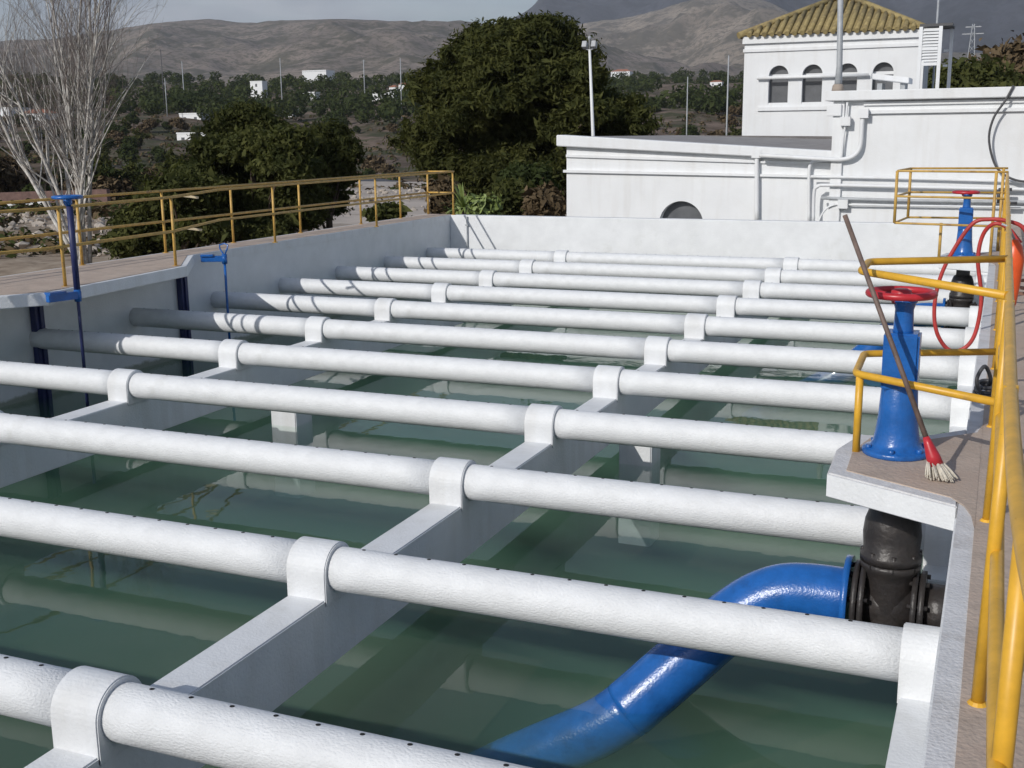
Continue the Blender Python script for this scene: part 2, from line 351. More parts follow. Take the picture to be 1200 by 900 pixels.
# ------------------------------------------------------------------ right deck, platforms, rails
w = MB(); w.box(-.08, 4.2, -3, YB+.24, -.058, -.004); w.mi = 1
w.box(-.005, 4.2, -3, YB+.2, -.006, .002)
tag(w.build('deck', [COPE, DECK]), kind='structure')
def platform(y, label):
    S1 = [(-.083, y-.70), (-.70, y-.37), (-.715, y+.1), (-.64, y+.44), (-.32, y+.52), (-.083, y+.78)]
    S2 = [(-.004, y-1.0), (-.022, y-.82), (-.055, y-.69), (-.115, y-.585), (-.615, y-.31), (-.628, y+.08), (-.57, y+.37), (-.28, y+.44), (-.03, y+.70), (-.004, y+.9)]
    t = thing('valve_platform', (-.4, y, -.12), label, 'platform')
    mb = MB(); mb.prism(S1, -.128, -.001); mb.build('slab', COPE if y < 10 else WHITE, t, bevel=.008)
    mb = MB(); mb.prism(S2, -.003, .004); mb.build('screed', DECK, t)
    fp = MB(); a, b_ = np.array(S1[0]), np.array(S1[1]); d = (b_-a)/np.linalg.norm(b_-a); n_ = np.array([d[1], -d[0]]); n_ = n_ if n_[1] < 0 else -n_
    q = [a+d*.004, b_-d*.004]; fp.hexa([(*q[0], -.12), (*q[1], -.12), (*(q[0]+n_*.006), -.12), (*(q[1]+n_*.006), -.12), (*q[0], -.01), (*q[1], -.01), (*(q[0]+n_*.006), -.01), (*(q[1]+n_*.006), -.01)]); fp.build('painted_edge', WHITE, t)
platform(6.05, 'near white trapezoid slab that carries the large blue pedestal over the water')
platform(16.5, 'far white slab that carries the distant blue pedestal')

def pedestal(y, label):
    c = (-.415, y, .004)
    t = thing('valve_pedestal', c, label, 'valve pedestal')
    mb = MB(); mb.lathe([(.168, 0), (.172, .006), (.172, .024), (.165, .03), (.135, .036), (.118, .07), (.108, .13), (.10, .2), (.09, .36), (.08, .38)], c, 36)
    for k in range(6):
        a = R(25+60*k); mb.cyl((c[0]+.147*math.cos(a), c[1]+.147*math.sin(a), .03), (c[0]+.147*math.cos(a), c[1]+.147*math.sin(a), .055), .016, n=6)
    mb.build('base_column', BLUE, t)
    mb = MB(); mb.box(c[0]-.088, c[0]+.088, y-.085, y+.085, .35, .65); mb.build('gear_housing', BLUE, t, bevel=.012)
    mb = MB(); mb.lathe([(.055, .63), (.05, .66), (.046, .76), (.055, .79), (.062, .80), (.062, .815), (.03, .82)], c, 24); mb.build('neck', BLUE, t)
    mb = MB(); wc = (c[0]-.02, y, .845); mb.torus(wc, .158, .019, 48, 12)
    for k in range(5):
        a = R(72*k+15); mb.tube([(wc[0]+.03*math.cos(a), wc[1]+.03*math.sin(a), .825), (wc[0]+.158*math.cos(a), wc[1]+.158*math.sin(a), .845)], [.016, .012], 8)
    mb.lathe([(.045, .795), (.05, .81), (.05, .86), (.03, .87)], (wc[0], y, 0), 20); mb.build('handwheel', RED, t)
    return t
pedestal(6.15, 'large blue valve pedestal with red handwheel on the near slab')
pedestal(16.5, 'small distant blue valve pedestal with red handwheel inside the far guard rail')

def valve(y, label, blue=True):
    cx = -.40; zc = -.80
    t = thing('gate_valve', (cx, y, -1.1), label, 'valve')
    mb = MB(); mb.lathe([(.08, -1.08), (.125, -1.04), (.135, -.9), (.128, -.64), (.14, -.60), (.155, -.58), (.155, -.55)], (cx, y, 0), 28); mb.cyl((-.56, y, zc), (-.25, y, zc), .13, n=24); mb.build('body', BLACK, t)
    mb = MB(); mb.lathe([(.157, -.545), (.157, -.505), (.142, -.49), (.148, -.40), (.14, -.33), (.118, -.265), (.10, -.25)], (cx, y, 0), 28)
    for k in range(8):
        a = R(45*k+10); mb.cyl((cx+.143*math.cos(a), y+.143*math.sin(a), -.575), (cx+.143*math.cos(a), y+.143*math.sin(a), -.485), .013, n=6)
    mb.build('bonnet', BLACK, t)
    mb = MB(); mb.box(cx-.085, cx+.085, y-.07, y+.07, -.255, -.129); mb.build('stem_box', BLACK, t, bevel=.01)
    for x, fr_ in ((-.575, .215), (-.28, .20)):
        mb = MB(); mb.cyl((x, y, zc), (x+.028, y, zc), fr_, n=32); mb.cyl((x+.036, y, zc), (x+.064, y, zc), fr_, n=32)
        for k in range(8):
            a = R(45*k+22); mb.cyl((x-.018, y+(fr_-.03)*math.cos(a), zc+(fr_-.03)*math.sin(a)), (x+.082, y+(fr_-.03)*math.cos(a), zc+(fr_-.03)*math.sin(a)), .013, n=6)
        mb.build('flange', BLACK, t)
    mb = MB(); mb.cyl((-.235, y, zc), (-.06, y, zc), .14, n=24); mb.build('outlet', BLACK, t)
    return t
valve(6.05, 'black cast iron gate valve under the near slab, joined to the blue elbow')
valve(16.5, 'small black gate valve below the far slab')
# blue elbows running down into the water
def elbow(y, label):
    t = thing('inlet_elbow', (-.6, y, -.8), label, 'pipe')
    zc = -.80; P = [(-.60, y, zc), (-.78, y, zc), (-.93, y-.01, -.815), (-1.06, y-.03, -.87), (-1.18, y-.07, -.955), (-1.30, y-.13, -1.065), (-1.46, y-.22, -1.23), (-1.62, y-.31, -1.39), (-1.72, y-.36, -1.49)]
    mb = MB(); mb.tube(spline(P, 5), .165, 28); mb.build('elbow_pipe', BLUE, t)
    mb = MB(); mb.tube(spline([(-1.69, y-.35, -1.465), (-1.90, y-.40, -1.63), (-2.4, y-.45, -1.93), (-3.1, y-.50, -2.4)], 4), .162, 24); mb.build('submerged_pipe', BLUE, t)
    mb = MB(); mb.cyl((-.625, y, zc), (-.592, y, zc), .235, n=32); mb.build('flange', BLUE, t)
elbow(6.05, 'glossy blue pipe elbow curving from the black valve down into the green water')
elbow(16.5, 'distant blue elbow below the far slab')

# right railing along the deck
RX = .055
t = thing('deck_railing', (RX, 3.4, 0), 'bright yellow tube railing running away along the right deck', 'railing')
ys = [2.2, 3.41, 5.17, 6.92, 8.67, 10.42, 12.2, 13.9, 15.7, 17.4, 19.2, 20.9]
for nm, z in (('top_rail', .95), ('mid_rail', .47)):
    mb = MB(); mb.tube(spline([(RX+.008+dx*(1 if z > .5 else .5), y, z) for y, dx in ((-2.2, .9), (-.5, .45), (.8, .16), (1.5, .06), (2.2, .015), (3.2, 0.), (5, 0.), (8, 0.), (12, 0), (16, 0), (21, 0))], 4), .019, 12); mb.build(nm, YEL, t)
for y in ys:
    mb = MB(); mb.cyl((RX-.012+(.03 if y < 3 else 0), y, 0.), (RX+.008+(.022 if y < 3 else 0), y, .965), .02, n=12); mb.lathe([(.03, .002), (.022, .012)], (RX-.012, y, 0), 12, False); mb.build('post', YEL, t)

# guard round the near pedestal
def loop(nr, nc, fc, frr, z, r=.05):
    def corner(a, b, c):
        a, b, c = map(np.array, (a, b, c)); u = (a-b)/np.linalg.norm(a-b); v = (c-b)/np.linalg.norm(c-b)
        return [b+u*r, b+u*r*.4+v*r*.1, b+u*r*.1+v*r*.4, b+v*r]
    P = [np.array(nr)]+corner(nr, nc, fc)+corner(nc, fc, frr)+[np.array(frr)]
    return [(p[0], p[1], z) for p in P]
t = thing('guard_rail', (-.61, 6.1, 0), 'bright yellow U shaped guard around the near blue pedestal', 'railing')
mb = MB(); mb.tube(loop((RX, 5.42), (-.64, 6.16), (-.65, 6.62), (RX, 7.0), .95), .02, 12); mb.build('top_rail', YEL, t)
mb = MB(); mb.tube(loop((RX, 5.66), (-.635, 6.12), (-.655, 6.70), (RX, 7.02), .42), .02, 12); mb.build('mid_rail', YEL, t)
mb = MB(); mb.cyl((-.612, 6.115, 0), (-.612, 6.115, .42), .02, n=12); mb.build('post', YEL, t)
t = thing('guard_rail', (-1.2, 16.5, 0), 'distant rust yellow box shaped guard around the far pedestal', 'railing')
q = [(RX, 15.9), (-1.29, 16.2), (-1.2, 17.3), (RX, 17.4)]
for nm, z in (('top_rail', 1.13), ('mid_rail', .80), ('low_rail', .45)):
    mb = MB(); mb.tube(loop(*q, z), .015, 10); mb.build(nm, YELO, t)
for x, y, z0, z1 in ((-1.29, 16.2, .45, 1.13), (-1.2, 17.3, .45, 1.13), (-.71, 16.35, 0, .45), (-.08, 15.93, 0, 1.13), (-.0, 17.4, 0, 1.13)):
    mb = MB(); mb.cyl((x, y, z0), (x, y, z1), .02, n=10); mb.build('post', YELO, t)

# broom
b0, b1 = at(1097, 545, y=5.76), at(990, 252, y=5.94)
t = thing('broom', (b0[0], 5.76, 0), 'long handled broom with red head leaning on the red handwheel', 'broom')
d = (b1-b0)/np.linalg.norm(b1-b0); tip = np.array([b0[0]+.03, 5.71, .012]); hb = b0+d*.13
mb = MB(); mb.tube([b0+d*.1, b0+d*.6, b1], [.013, .0125, .012], 12); mb.build('handle', WOOD, t)
mb = MB(); mb.tube([b0+d*.145, b0+d*.11, b0+d*.045, b0+d*.0], [.015, .022, .034, .037], 14); mb.build('head', RED, t)
mb = MB()
for k in range(90):
    a = random.uniform(0, 6.28); q_ = random.random()**.5
    s_ = b0+d*.02+np.array([math.cos(a)*q_*.036, math.sin(a)*q_*.03, 0]); e_ = tip+np.array([math.cos(a)*q_*.075, math.sin(a)*q_*.05, random.uniform(-.004, .02)])
    mb.tube([s_, (s_+e_)/2+np.array([0, 0, .004]), e_], .0035, 5)
mb.build('bristles', BRIS, t)

# red hose over the railing
yh = 10.35
hp = [(1212, 300), (1200, 268), (1180, 259), (1160, 257), (1140, 262), (1118, 292), (1102, 325), (1095, 360), (1098, 390), (1112, 410), (1130, 408), (1143, 390), (1150, 350), (1146, 305), (1152, 275), (1166, 262), (1182, 268), (1196, 285)]
P = []
for k, (u, v) in enumerate(hp): P.append(at(u, v, y=yh+(.0 if k < 9 else .06)-(.05 if k > 14 else 0)))
mb = MB(); mb.tube(spline(P, 6), .017, 10)
tag(mb.build('garden_hose', HOSE), 'red hose looped over the right railing and hanging over the tank', 'hose')
# orange float
p = at(1184, 312, y=9.2)
t = thing('float_buoy', (.16, 9.2, .5), 'orange tapered float hanging on the outside of the right railing', 'float')
c = np.array([.115, 9.2, .60]); mb = MB(); mb.tube([c+(0, 0, -.27), c+(0, 0, -.2), c+(0, 0, -.05), c+(0, 0, .12), c+(0, 0, .22), c+(0, 0, .27)], [.02, .042, .06, .072, .055, .02], 16); mb.build('float_body', ORANGE, t)
mb = MB(); mb.tube([c+(0, 0, .26), c+(-.05, 0, .36), c+(-.1, 0, .38)], .008, 8); mb.build('cord', GREY, t)
# grey coil and clutter on the deck past the slab
mb = MB()
for k in range(3): mb.tube([(.0+.07*math.cos(a)*(1-.1*k), 7.75+.16*math.sin(a)*(1-.12*k), .02+.028*k) for a in np.linspace(0, 6.2, 24)], .013, 8)
mb.tube(spline([(-.03, 7.6, .04), (-.06, 7.55, .14), (-.02, 7.6, .22), (.02, 7.7, .12), (.0, 7.8, .04)]), .012, 8)
tag(mb.build('rope_coil', DARKM), 'dark coil of rope on the deck behind the near guard', 'rope')
mb = MB(); mb.box(.32, .58, 9.6, 9.8, .003, .12); mb.box(.33, .58, 9.61, 9.81, .123, .235)
tag(mb.build('brick_stack', TERRA, bevel=.01), 'small stack of reddish bricks on the deck right of the railing', 'bricks')
mb = MB()
for k in range(9):
    a = random.uniform(0, 3.14); x, y = .5+random.uniform(-.2, .3), 12.2+random.uniform(-.6, .8)
    mb.bar((x-.3*math.cos(a), y-.3*math.sin(a), .03+.02*k), (x+.3*math.cos(a), y+.3*math.sin(a), .04+.02*k), .035, .03)
tag(mb.build('shadow_bars', mat('shadow brown', (.22, .12, .09), .8, .4, 8.)), 'crossed shadow built as shadow brown bars on the deck beyond the bricks', 'built shadow')  # these bars stand in for a crossed brown shadow on the deck

# ------------------------------------------------------------------ ground
def terr(x, y):
    d = math.hypot(x, y)
    h = np.interp(d, [0, 45, 65, 110, 180, 250, 380, 600, 900, 1500, 2600, 12000], [-2.3, -2.3, -2.7, -4.0, -6.2, -4.0, 7, 23, 36, 52, 70, 70])
    n = noise.fractal(Vector((x/160, y/160, 3.)), 1, 2, 5)
    n2 = noise.fractal(Vector((x/26, y/26, 9.)), 1, 2, 4)
    return float(h+n*np.interp(d, [60, 250, 900, 3000], [.2, 2.5, 9, 12])+n2*np.interp(d, [28, 80, 400], [.25, .8, 2.5]))
mb = MB(); rs = list(np.geomspace(1., 40, 14))+list(np.geomspace(42, 9000, 120)); azs = np.linspace(-math.pi, math.pi, 61)
azs = sorted(set(list(np.linspace(-3.14159, 3.14159, 73))+list(np.linspace(-1.1, .45, 160))))
grid = [[(r*math.sin(a), r*math.cos(a)) for a in azs] for r in rs]
ids = [mb.pts([(x, y, terr(x, y)) for x, y in row]) for row in grid]
for A, B in zip(ids, ids[1:]):
    for j in range(len(azs)-1): mb.face((A[j], A[j+1], B[j+1], B[j]), True)
GROUND = mat('stony ground', (.20, .152, .122), .95, .3, .16, spec=.1, c2=(.085, .065, .05), bump=.4, bscale=2., detail=9, lo=.36, hi=.62)
wear(GROUND, (.05, .058, .028), .05, .47, .56, .85)
tag(mb.build('ground', GROUND), kind='structure')

# road seen beyond the trees: a sheet that follows the ground
mb = MB(); c0, c1 = at(385, 186, y=150), at(590, 186, y=150)
n = 40; A = []; B = []
for k in range(n+1):
    t_ = k/n; x = c0[0]-30+(c1[0]-c0[0]+60)*t_
    zc = max(terr(x, 135+j*5) for j in range(8))+.25
    A.append((x, 132, zc-.2)); B.append((x, 168, zc+.3))
ia, ib = mb.pts(A), mb.pts(B)
for k in range(n): mb.face((ia[k], ia[k+1], ib[k+1], ib[k]), True)
ic = mb.pts([(a[0], a[1]-1, a[2]-2.5) for a in A])
for k in range(n): mb.face((ia[k], ia[k+1], ic[k+1], ic[k]), True)
tag(mb.build('road', ASPH), kind='structure')
ROADZ = lambda x, y: float(np.interp(x, [a[0] for a in A], [a[2] for a in A]))+.5*(y-132)/36

# pale stony yard between the tank and the road
mb = MB(); Y0 = [at(u, 236, y=34.)[0] for u in (330, 640)]; rows = []
ys_ = np.geomspace(33, 131, 26)
for y in ys_:
    xa, xb = at(372, 220, y=y)[0]-.03*(y-33), at(600, 220, y=y)[0]
    rows.append(mb.pts([(xa+(xb-xa)*k/12+noise.noise(Vector((y/6, k, 1)))*(1.2 if k in (0, 12) else 0), y, max(terr(xa+(xb-xa)*k/12, y), np.interp(y, [33, 60, 131], [-2.3, -2.35, -4.2]))+.12) for k in range(13)]))
for a, b_ in zip(rows, rows[1:]):
    for j in range(12): mb.face((a[j], a[j+1], b_[j+1], b_[j]), True)
GRAV = wear(mat('pale gravel', (.46, .40, .35), .95, .25, .5, bump=.5, bscale=4., detail=9), (.24, .20, .16), .25, .52, .6, .8)
tag(mb.build('gravel_yard', GRAV), kind='structure')
mb = MB(); rows = []
for y in np.geomspace(22, 58, 18):
    xa, xb = at(-160, 250, y=y)[0], at(150, 250, y=y)[0]
    rows.append(mb.pts([(xa+(xb-xa)*k/16+noise.noise(Vector((y/5, k, 7)))*(1. if k in (0, 16) else 0), y, terr(xa+(xb-xa)*k/16, y)+.06+.22*abs(noise.noise(Vector((k*.9, y*.45, 3))))) for k in range(17)]))
for a, b_ in zip(rows, rows[1:]):
    for j in range(16): mb.face((a[j], a[j+1], b_[j+1], b_[j]), True)
BANK = wear(mat('tan stony bank', (.42, .345, .27), .95, .3, .9, c2=(.22, .17, .125), bump=.6, bscale=5., detail=10, spec=.1), (.15, .115, .085), .7, .54, .62, .7)
tag(mb.build('stony_bank', BANK), kind='structure')

# hills
def hill(name, prof, D0, D1, m, seed, amp, back=1.25, z0=40):
    us = np.arange(prof[0][0], prof[-1][0]+1, 7.); vs_ = np.interp(us, [p[0] for p in prof], [p[1] for p in prof])
    mb = MB(); rows = []; nt_ = 46
    for k in range(nt_+8):
        t = k/nt_; row = []
        for u, v in zip(us, vs_):
            g = at(u, v-1.5*noise.fractal(Vector((u/14, seed, 1)), 1, 2, 5), y=D1); y = D0+(D1-D0)*t
            x = g[0]*y/D1
            if t <= 1:
                f = t**.8*.75+.25*t*t; z = z0+(g[2]-z0)*f
                nn = noise.ridged_multi_fractal(Vector((x/(.16*D1), y/(.26*D1), seed)), 1, 2.1, 6, 1, 2)-.9
                z += nn*amp*4*t*(1-t)
            else: z = g[2]-(t-1)*D1*.25
            row.append((x, y, z))
        rows.append(mb.pts(row))
    for a, b_ in zip(rows, rows[1:]):
        for j in range(len(us)-1): mb.face((a[j], a[j+1], b_[j+1], b_[j]), True)
    return tag(mb.build(name, m), kind='structure')
def hillmat(name, c, c2, dark, sc):
    m = wear(mat(name, c, .95, .3, sc, c2=c2, detail=12, lo=.36, hi=.64, spec=.1), dark, sc*2.2, .48, .56, .8)
    m = wear(m, dark, sc*14, .50, .56, .75); m = wear(m, tuple(x*1.25 for x in c), sc*5, .60, .66, .5)
    return m
HILL1 = hillmat('scrubby stone hillside', (.27, .22, .185), (.15, .128, .112), (.07, .068, .048), .0055)
HILL2 = hillmat('dry pale mountain', (.31, .26, .21), (.17, .145, .12), (.09, .083, .066), .004)
HILL3 = hillmat('cloud shaded dark mountain', (.064, .068, .085), (.040, .044, .056), (.027, .030, .038), .003)  # the cloud shadow over this mountain is put into its slate blue colour
hill('hills', [(-420, 70), (-100, 52), (60, 46), (110, 38), (165, 30), (205, 25), (245, 22), (285, 27), (330, 24), (400, 22), (470, 25), (540, 26), (600, 30), (660, 44), (720, 62), (790, 80), (860, 95), (1000, 105), (1300, 112)], 1500, 3000, HILL1, 1., 60)
hill('hills', [(440, 70), (560, 52), (640, 38), (690, 26), (740, 20), (790, 8), (825, -6), (870, -8), (905, 4), (940, 22), (985, 40), (1030, 56), (1100, 70), (1200, 78), (1400, 92)], 2300, 4200, HILL2, 5., 110)
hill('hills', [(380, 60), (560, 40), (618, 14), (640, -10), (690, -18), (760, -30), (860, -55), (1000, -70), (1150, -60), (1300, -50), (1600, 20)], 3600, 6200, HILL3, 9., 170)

# ------------------------------------------------------------------ buildings
FA = R(-2.2); FD = np.array([math.cos(FA), math.sin(FA), 0]); FN = np.array([math.sin(FA), -math.cos(FA), 0])
FP = at(664, 200, y=25.4)
def fz(u, v, off=0.):
    d = ray(u, v); o = np.array([0, 0, EYE]); P0 = FP+FN*off
    k = (P0-o).dot(FN)/d.dot(FN); p = o+d*k
    return float((p-FP).dot(FD)), float(p[2])
def fw(s, z, out=0.): p = FP+FD*s+FN*out; return (p[0], p[1], z)
def fbox(mb, s0, s1, z0, z1, o0, o1, z0b=None, z1b=None):
    """box on the facade; z may differ at the right end"""
    z0b = z0 if z0b is None else z0b; z1b = z1 if z1b is None else z1b
    mb.hexa([fw(s0, z0, o1), fw(s1, z0b, o1), fw(s0, z0, o0), fw(s1, z0b, o0), fw(s0, z1, o1), fw(s1, z1b, o1), fw(s0, z1, o0), fw(s1, z1b, o0)])
def ftube(mb, P, r, n=8, out=.06, smooth=True): mb.tube([fw(*fz(u, v, out), out) for u, v in P], r, n)
t = thing('pump_house', (*FP[:2], -2.4), 'low flat roofed white building with a half round window behind the tank', 'building')
sL, zT = fz(664, 172); sR, zTR = fz(980, 190); zc0 = fz(660, 158)[1]; zc1 = fz(973, 177)[1]; zb0 = fz(660, 171)[1]; zb1 = fz(973, 188)[1]
lc = fz(798, 257); lr = (fz(824, 257)[0]-fz(772, 257)[0])/2; lz = lc[1]-.12
mb = MB()
hole = [(lc[0]-lr, -2.4)]; 
poly = [(0, -2.4), (0, zb0), (sR+.2, zb1), (sR+.2, -2.4)]
# wall round the half round opening
left = [(0, lz), (lc[0]-lr, lz)]+[(lc[0]-lr*math.cos(R(a)), lz+lr*1.02*math.sin(R(a))) for a in range(6, 175, 6)]+[(lc[0]+lr, lz), (sR+.2, lz), (sR+.2, zb1-.02), (0, zb0-.02)]
mb.prism(left, 0, -.25, lambda a, b, h: fw(a, b, h)); fbox(mb, 0, sR+.2, -2.6, lz, -.25, 0)
# side and back walls
fbox(mb, 0, .25, -2.6, zb0-.03, -9, -.251); fbox(mb, .251, sR+8, -2.6, .9, -9, -8.75)
mb.build('wall', FACW, t)
mb = MB(); fbox(mb, lc[0]-lr-.05, lc[0]+lr+.05, lz-.05, lz+lr+.1, -.24, -.2); w_ = mb.build('window_pane', GLASS, t)
mb = MB(); fbox(mb, fz(655, 165)[0], sR-.02, zb0, zc0, -.4, .16, zb1, zc1); mb.build('coping', FACW, t, bevel=.015)
mb = MB(); s0 = -.0; fbox(mb, .002, sR+.1, fz(664, 184)[1], fz(664, 181)[1], 0, .05, fz(980, 194)[1], fz(980, 191)[1]); fbox(mb, -.06, fz(1053, 206)[0], fz(664, 202)[1], fz(664, 199)[1], -.02, .07, fz(1053, 210)[1], fz(1053, 207)[1]); mb.build('string_course', FACW, t)
mb = MB(); zk = 1.60; mb.hexa([fw(.02, zc0-.2, -8.9), fw(sR+3, zc0-.2, -8.9), fw(.02, zb0-.1, -.41), fw(sR+.3, zb1-.1, -.41), fw(.02, zk-.03, -8.9), fw(sR+3, zk-.34, -8.9), fw(.02, zc0-.04, -.41), fw(sR+.3, zc1-.03, -.41)]); mb.build('roof', ROOFG, t)
# taller wing on the right
t2 = thing('pump_house_wing', (*fw(sR, 0)[:2], -2.4), 'taller white wing at right with pipes and a cable on its wall', 'building')
s1 = fz(976, 150, .18)[0]; sE = s1+9.5; zt = fz(975, 107, .18)[1]
zcb = fz(1100, 116, .18)[1]; zl = fz(1100, 132, .18)[1]
mb = MB(); fbox(mb, s1, sE, -2.6, zcb, -7, .18); mb.build('wall', FACW, t2)
mb = MB(); fbox(mb, s1-.16, sE, zcb+.002, zt, -7.1, .36); mb.build('coping', FACW, t2, bevel=.012)
mb = MB(); fbox(mb, fz(1012, 132, .18)[0], sE, zl, zl+.07, .17, .25); fbox(mb, fz(1012, 132, .18)[0], sE, zcb-.1, zcb-.03, .17, .23); mb.build('string_course', FACW, t2)
mb = MB(); fbox(mb, s1+.003, fz(989, 150, .2)[0], -1, zcb-.004, .17, .25); fbox(mb, s1-.12, fz(987, 127, .2)[0], fz(980, 136, .2)[1], fz(980, 122, .2)[1], .1, .31); mb.build('pilaster', FACW, t2, bevel=.008)
# pipes on the walls
def fpipe(label, P, r, out, m=FACW, name='wall_pipe', n=8, box=None):
    mb = MB(); mb.tube(spline([fw(*fz(u, v, out), out) for u, v in P], 4) if len(P) > 2 else [fw(*fz(u, v, out), out) for u, v in P], r, n)
    if box:
        for u, v in box: s_, z_ = fz(u, v, out); fbox(mb, s_-.1, s_+.1, z_-.09, z_+.09, out-.06, out+.07)
    return tag(mb.build(name, m), label, 'pipe')
fpipe('white downpipe on the low wall right of the half round window', [(887, 176), (887, 200), (887, 262)], .05, .10, box=[(887, 180)])
fpipe('white pipe running under the coping then bending up beside the taller wing', [(890, 182), (960, 186), (985, 187), (1000, 183), (1008, 172), (1010, 150), (1011, 134)], .045, .30, box=[(1012, 133)])
fpipe('thin white conduit beside the bent pipe on the wing corner', [(993, 120), (991, 142), (988, 165), (986, 186)], .022, .3, box=[(991, 142)])
fpipe('white pipe dropping down the wall left of the corner pipes', [(975, 187), (955, 189), (949, 195), (948, 215), (948, 262)], .035, .12)
fpipe('upper white pipe along the wing wall', [(950, 207), (1060, 209), (1200, 213), (1260, 214)], .03, .26)
fpipe('white pipe with a bent left end below the upper one', [(953, 262), (954, 226), (958, 219), (970, 217), (1060, 219), (1200, 222), (1260, 223)], .035, .32)
fpipe('dark grey pipe along the wing wall', [(962, 232), (1060, 235), (1200, 237), (1260, 238)], .035, .26, m=GREY)
fpipe('thin white conduit with a junction box low on the wing wall', [(958, 262), (966, 247), (978, 240), (1000, 240), (1200, 243), (1260, 244)], .02, .28, box=[(988, 239)])
fpipe('dark cable hanging in an arc from the wing roof', [(1188, 100), (1178, 118), (1165, 137), (1159, 160), (1163, 185), (1172, 201), (1190, 211), (1215, 214)], .022, .40, m=DARKM, name='hanging_cable')
# black bracket things near the far right pipes
mb = MB()
for a_, b_ in (((1170, 222), (1170, 238)), ((1170, 222), (1186, 222)), ((1174, 238), (1192, 238))): mb.tube([fw(*fz(*a_, .5), .5), fw(*fz(*b_, .5), .5)], .03, 8)
mb.tube([fw(*fz(1178, 230, .5), .5), fw(*fz(1178, 230, .2), .15)], .03, 8)
tag(mb.build('pipe_bracket', DARKM), 'black pipe bracket on the wing wall behind the yellow railing', 'bracket')
# mast and roof furniture
p = fw(*fz(982, 102, -.1), -.1); q_ = fw(*fz(986, -60, -.1), -.1)
t = thing('roof_mast', (p[0], p[1], zt), 'tall grey mast on the corner of the wing roof in front of the tiled tower', 'mast')
mb = MB(); mb.tube([(p[0], p[1], zt), (p[0]+.01, p[1], zt+.5), (q_[0], p[1], q_[2])], [.085, .06, .055], 14); mb.build('pole', GREY, t)
mb = MB(); mb.lathe([(.13, zt-.002), (.11, zt+.12), (.085, zt+.15)], (p[0], p[1], 0), 12); mb.build('base', mat('stained mortar', (.36, .30, .25), .9), t)
a0 = fz(1022, 86, -1.5); a1 = fz(1066, 91, -1.5)
t = thing('roof_vent', fw(a0[0], zt, -1.5), 'small white slab on two legs on the wing roof', 'roof vent')
mb = MB(); fbox(mb, a0[0], a1[0], a0[1]-.12, a0[1], -2.1, -1.4, a1[1]-.12, a1[1]); mb.build('slab', FACW, t, bevel=.01)
for u in (1031, 1058):
    mb = MB(); s_ = fz(u, 95, -1.5)[0]; fbox(mb, s_-.05, s_+.05, zt-.02, a1[1]-.10, -2.0, -1.5); mb.build('leg', GREY, t)
# tower
TY = 36.0
tl, trr = at(873, 42, y=TY), at(1078, 40, y=TY); ztw = tl[2]; zth = at(980, 60, y=TY)[2]; W = trr[0]-tl[0]; DP = W*.95
t = thing('tower_house', (tl[0], TY, -2.4), 'white tower with arched windows and a hipped ochre tile roof', 'building')
wins = [at(u, 100, y=TY)[0] for u in (912, 951.5, 992, 1034)]
zs = at(930, 122, y=TY)[2]; zsp = at(930, 88, y=TY)[2]; wr = (at(923.5, 100, y=TY)[0]-at(900.5, 100, y=TY)[0])/2
mb = MB(); edges = [tl[0]]+[(a+b_)/2 for a, b_ in zip(wins, wins[1:])]+[trr[0]]
for k, wx in enumerate(wins):
    e0, e1 = edges[k], edges[k+1]
    mb.box(e0, e1, TY, TY+.28, -2.6, zs)
    mb.prism([(e0, zs), (wx-wr, zs)]+[(wx-wr*math.cos(R(a)), zsp+wr*math.sin(R(a))) for a in range(0, 181, 10)]+[(wx+wr, zs), (e1, zs), (e1, ztw), (e0, ztw)], TY, TY+.28, lambda a, b, h: (a, h, b))
mb.box(tl[0], tl[0]+.28, TY+.281, TY+DP, -2.6, ztw); mb.box(trr[0]-.28, trr[0], TY+.281, TY+DP, -2.6, ztw); mb.box(tl[0]+.281, trr[0]-.281, TY+DP-.28, TY+DP, -2.6, ztw)
mb.build('wall', FACW, t)
for wx in wins:
    f_ = MB(); f_.prism([(wx-wr-.02, zs-.02)]+[(wx-(wr+.02)*math.cos(R(a)), zsp+(wr+.02)*math.sin(R(a))) for a in range(0, 181, 15)]+[(wx+wr+.02, zs-.02)], TY+.2, TY+.23, lambda a, b, h: (a, h, b)); wp = f_.build('window', GLASS, t)
    f_ = MB(); f_.box(wx-wr, wx+wr, TY+.16, TY+.199, zsp-.05, zsp+.04); f_.build('transom', FACW, wp); f_ = MB(); f_.box(wx-wr+.002, wx+wr-.002, TY+.02, TY+.199, zs+.001, zs+.05); f_.build('sill', FACW, wp)
mb = MB(); zz = at(950, 127, y=TY)[2]; mb.box(at(888, 127, y=TY)[0], at(1062, 127, y=TY)[0], TY-.06, TY-.001, zz-.05, zz+.06); z2 = at(950, 57, y=TY)[2]; mb.box(tl[0]-.03, trr[0]+.03, TY-.05, TY-.001, z2-.04, z2+.05); mb.box(tl[0]-.05, trr[0]+.05, TY-.09, TY-.002, ztw-.24, ztw-.02); mb.build('string_course', FACW, t)
mb = MB(); zq = at(950, 90, y=TY)[2]; mb.cyl((at(888, 90, y=TY)[0], TY-.1, zq), (at(1018, 90, y=TY)[0], TY-.1, zq), .05, n=10); mb.build('rail_pipe', FACW, t)
apx = np.array([(tl[0]+trr[0])/2+.05, TY+DP/2, ztw+at(995, -4, y=TY+DP/2)[2]-ztw])
ov = .16; cs = [np.array([tl[0]-ov, TY-ov, ztw]), np.array([trr[0]+ov, TY-ov, ztw]), np.array([trr[0]+ov, TY+DP+ov, ztw]), np.array([tl[0]-ov, TY+DP+ov, ztw])]
mb = MB(); i4 = mb.pts(cs+[apx]); 
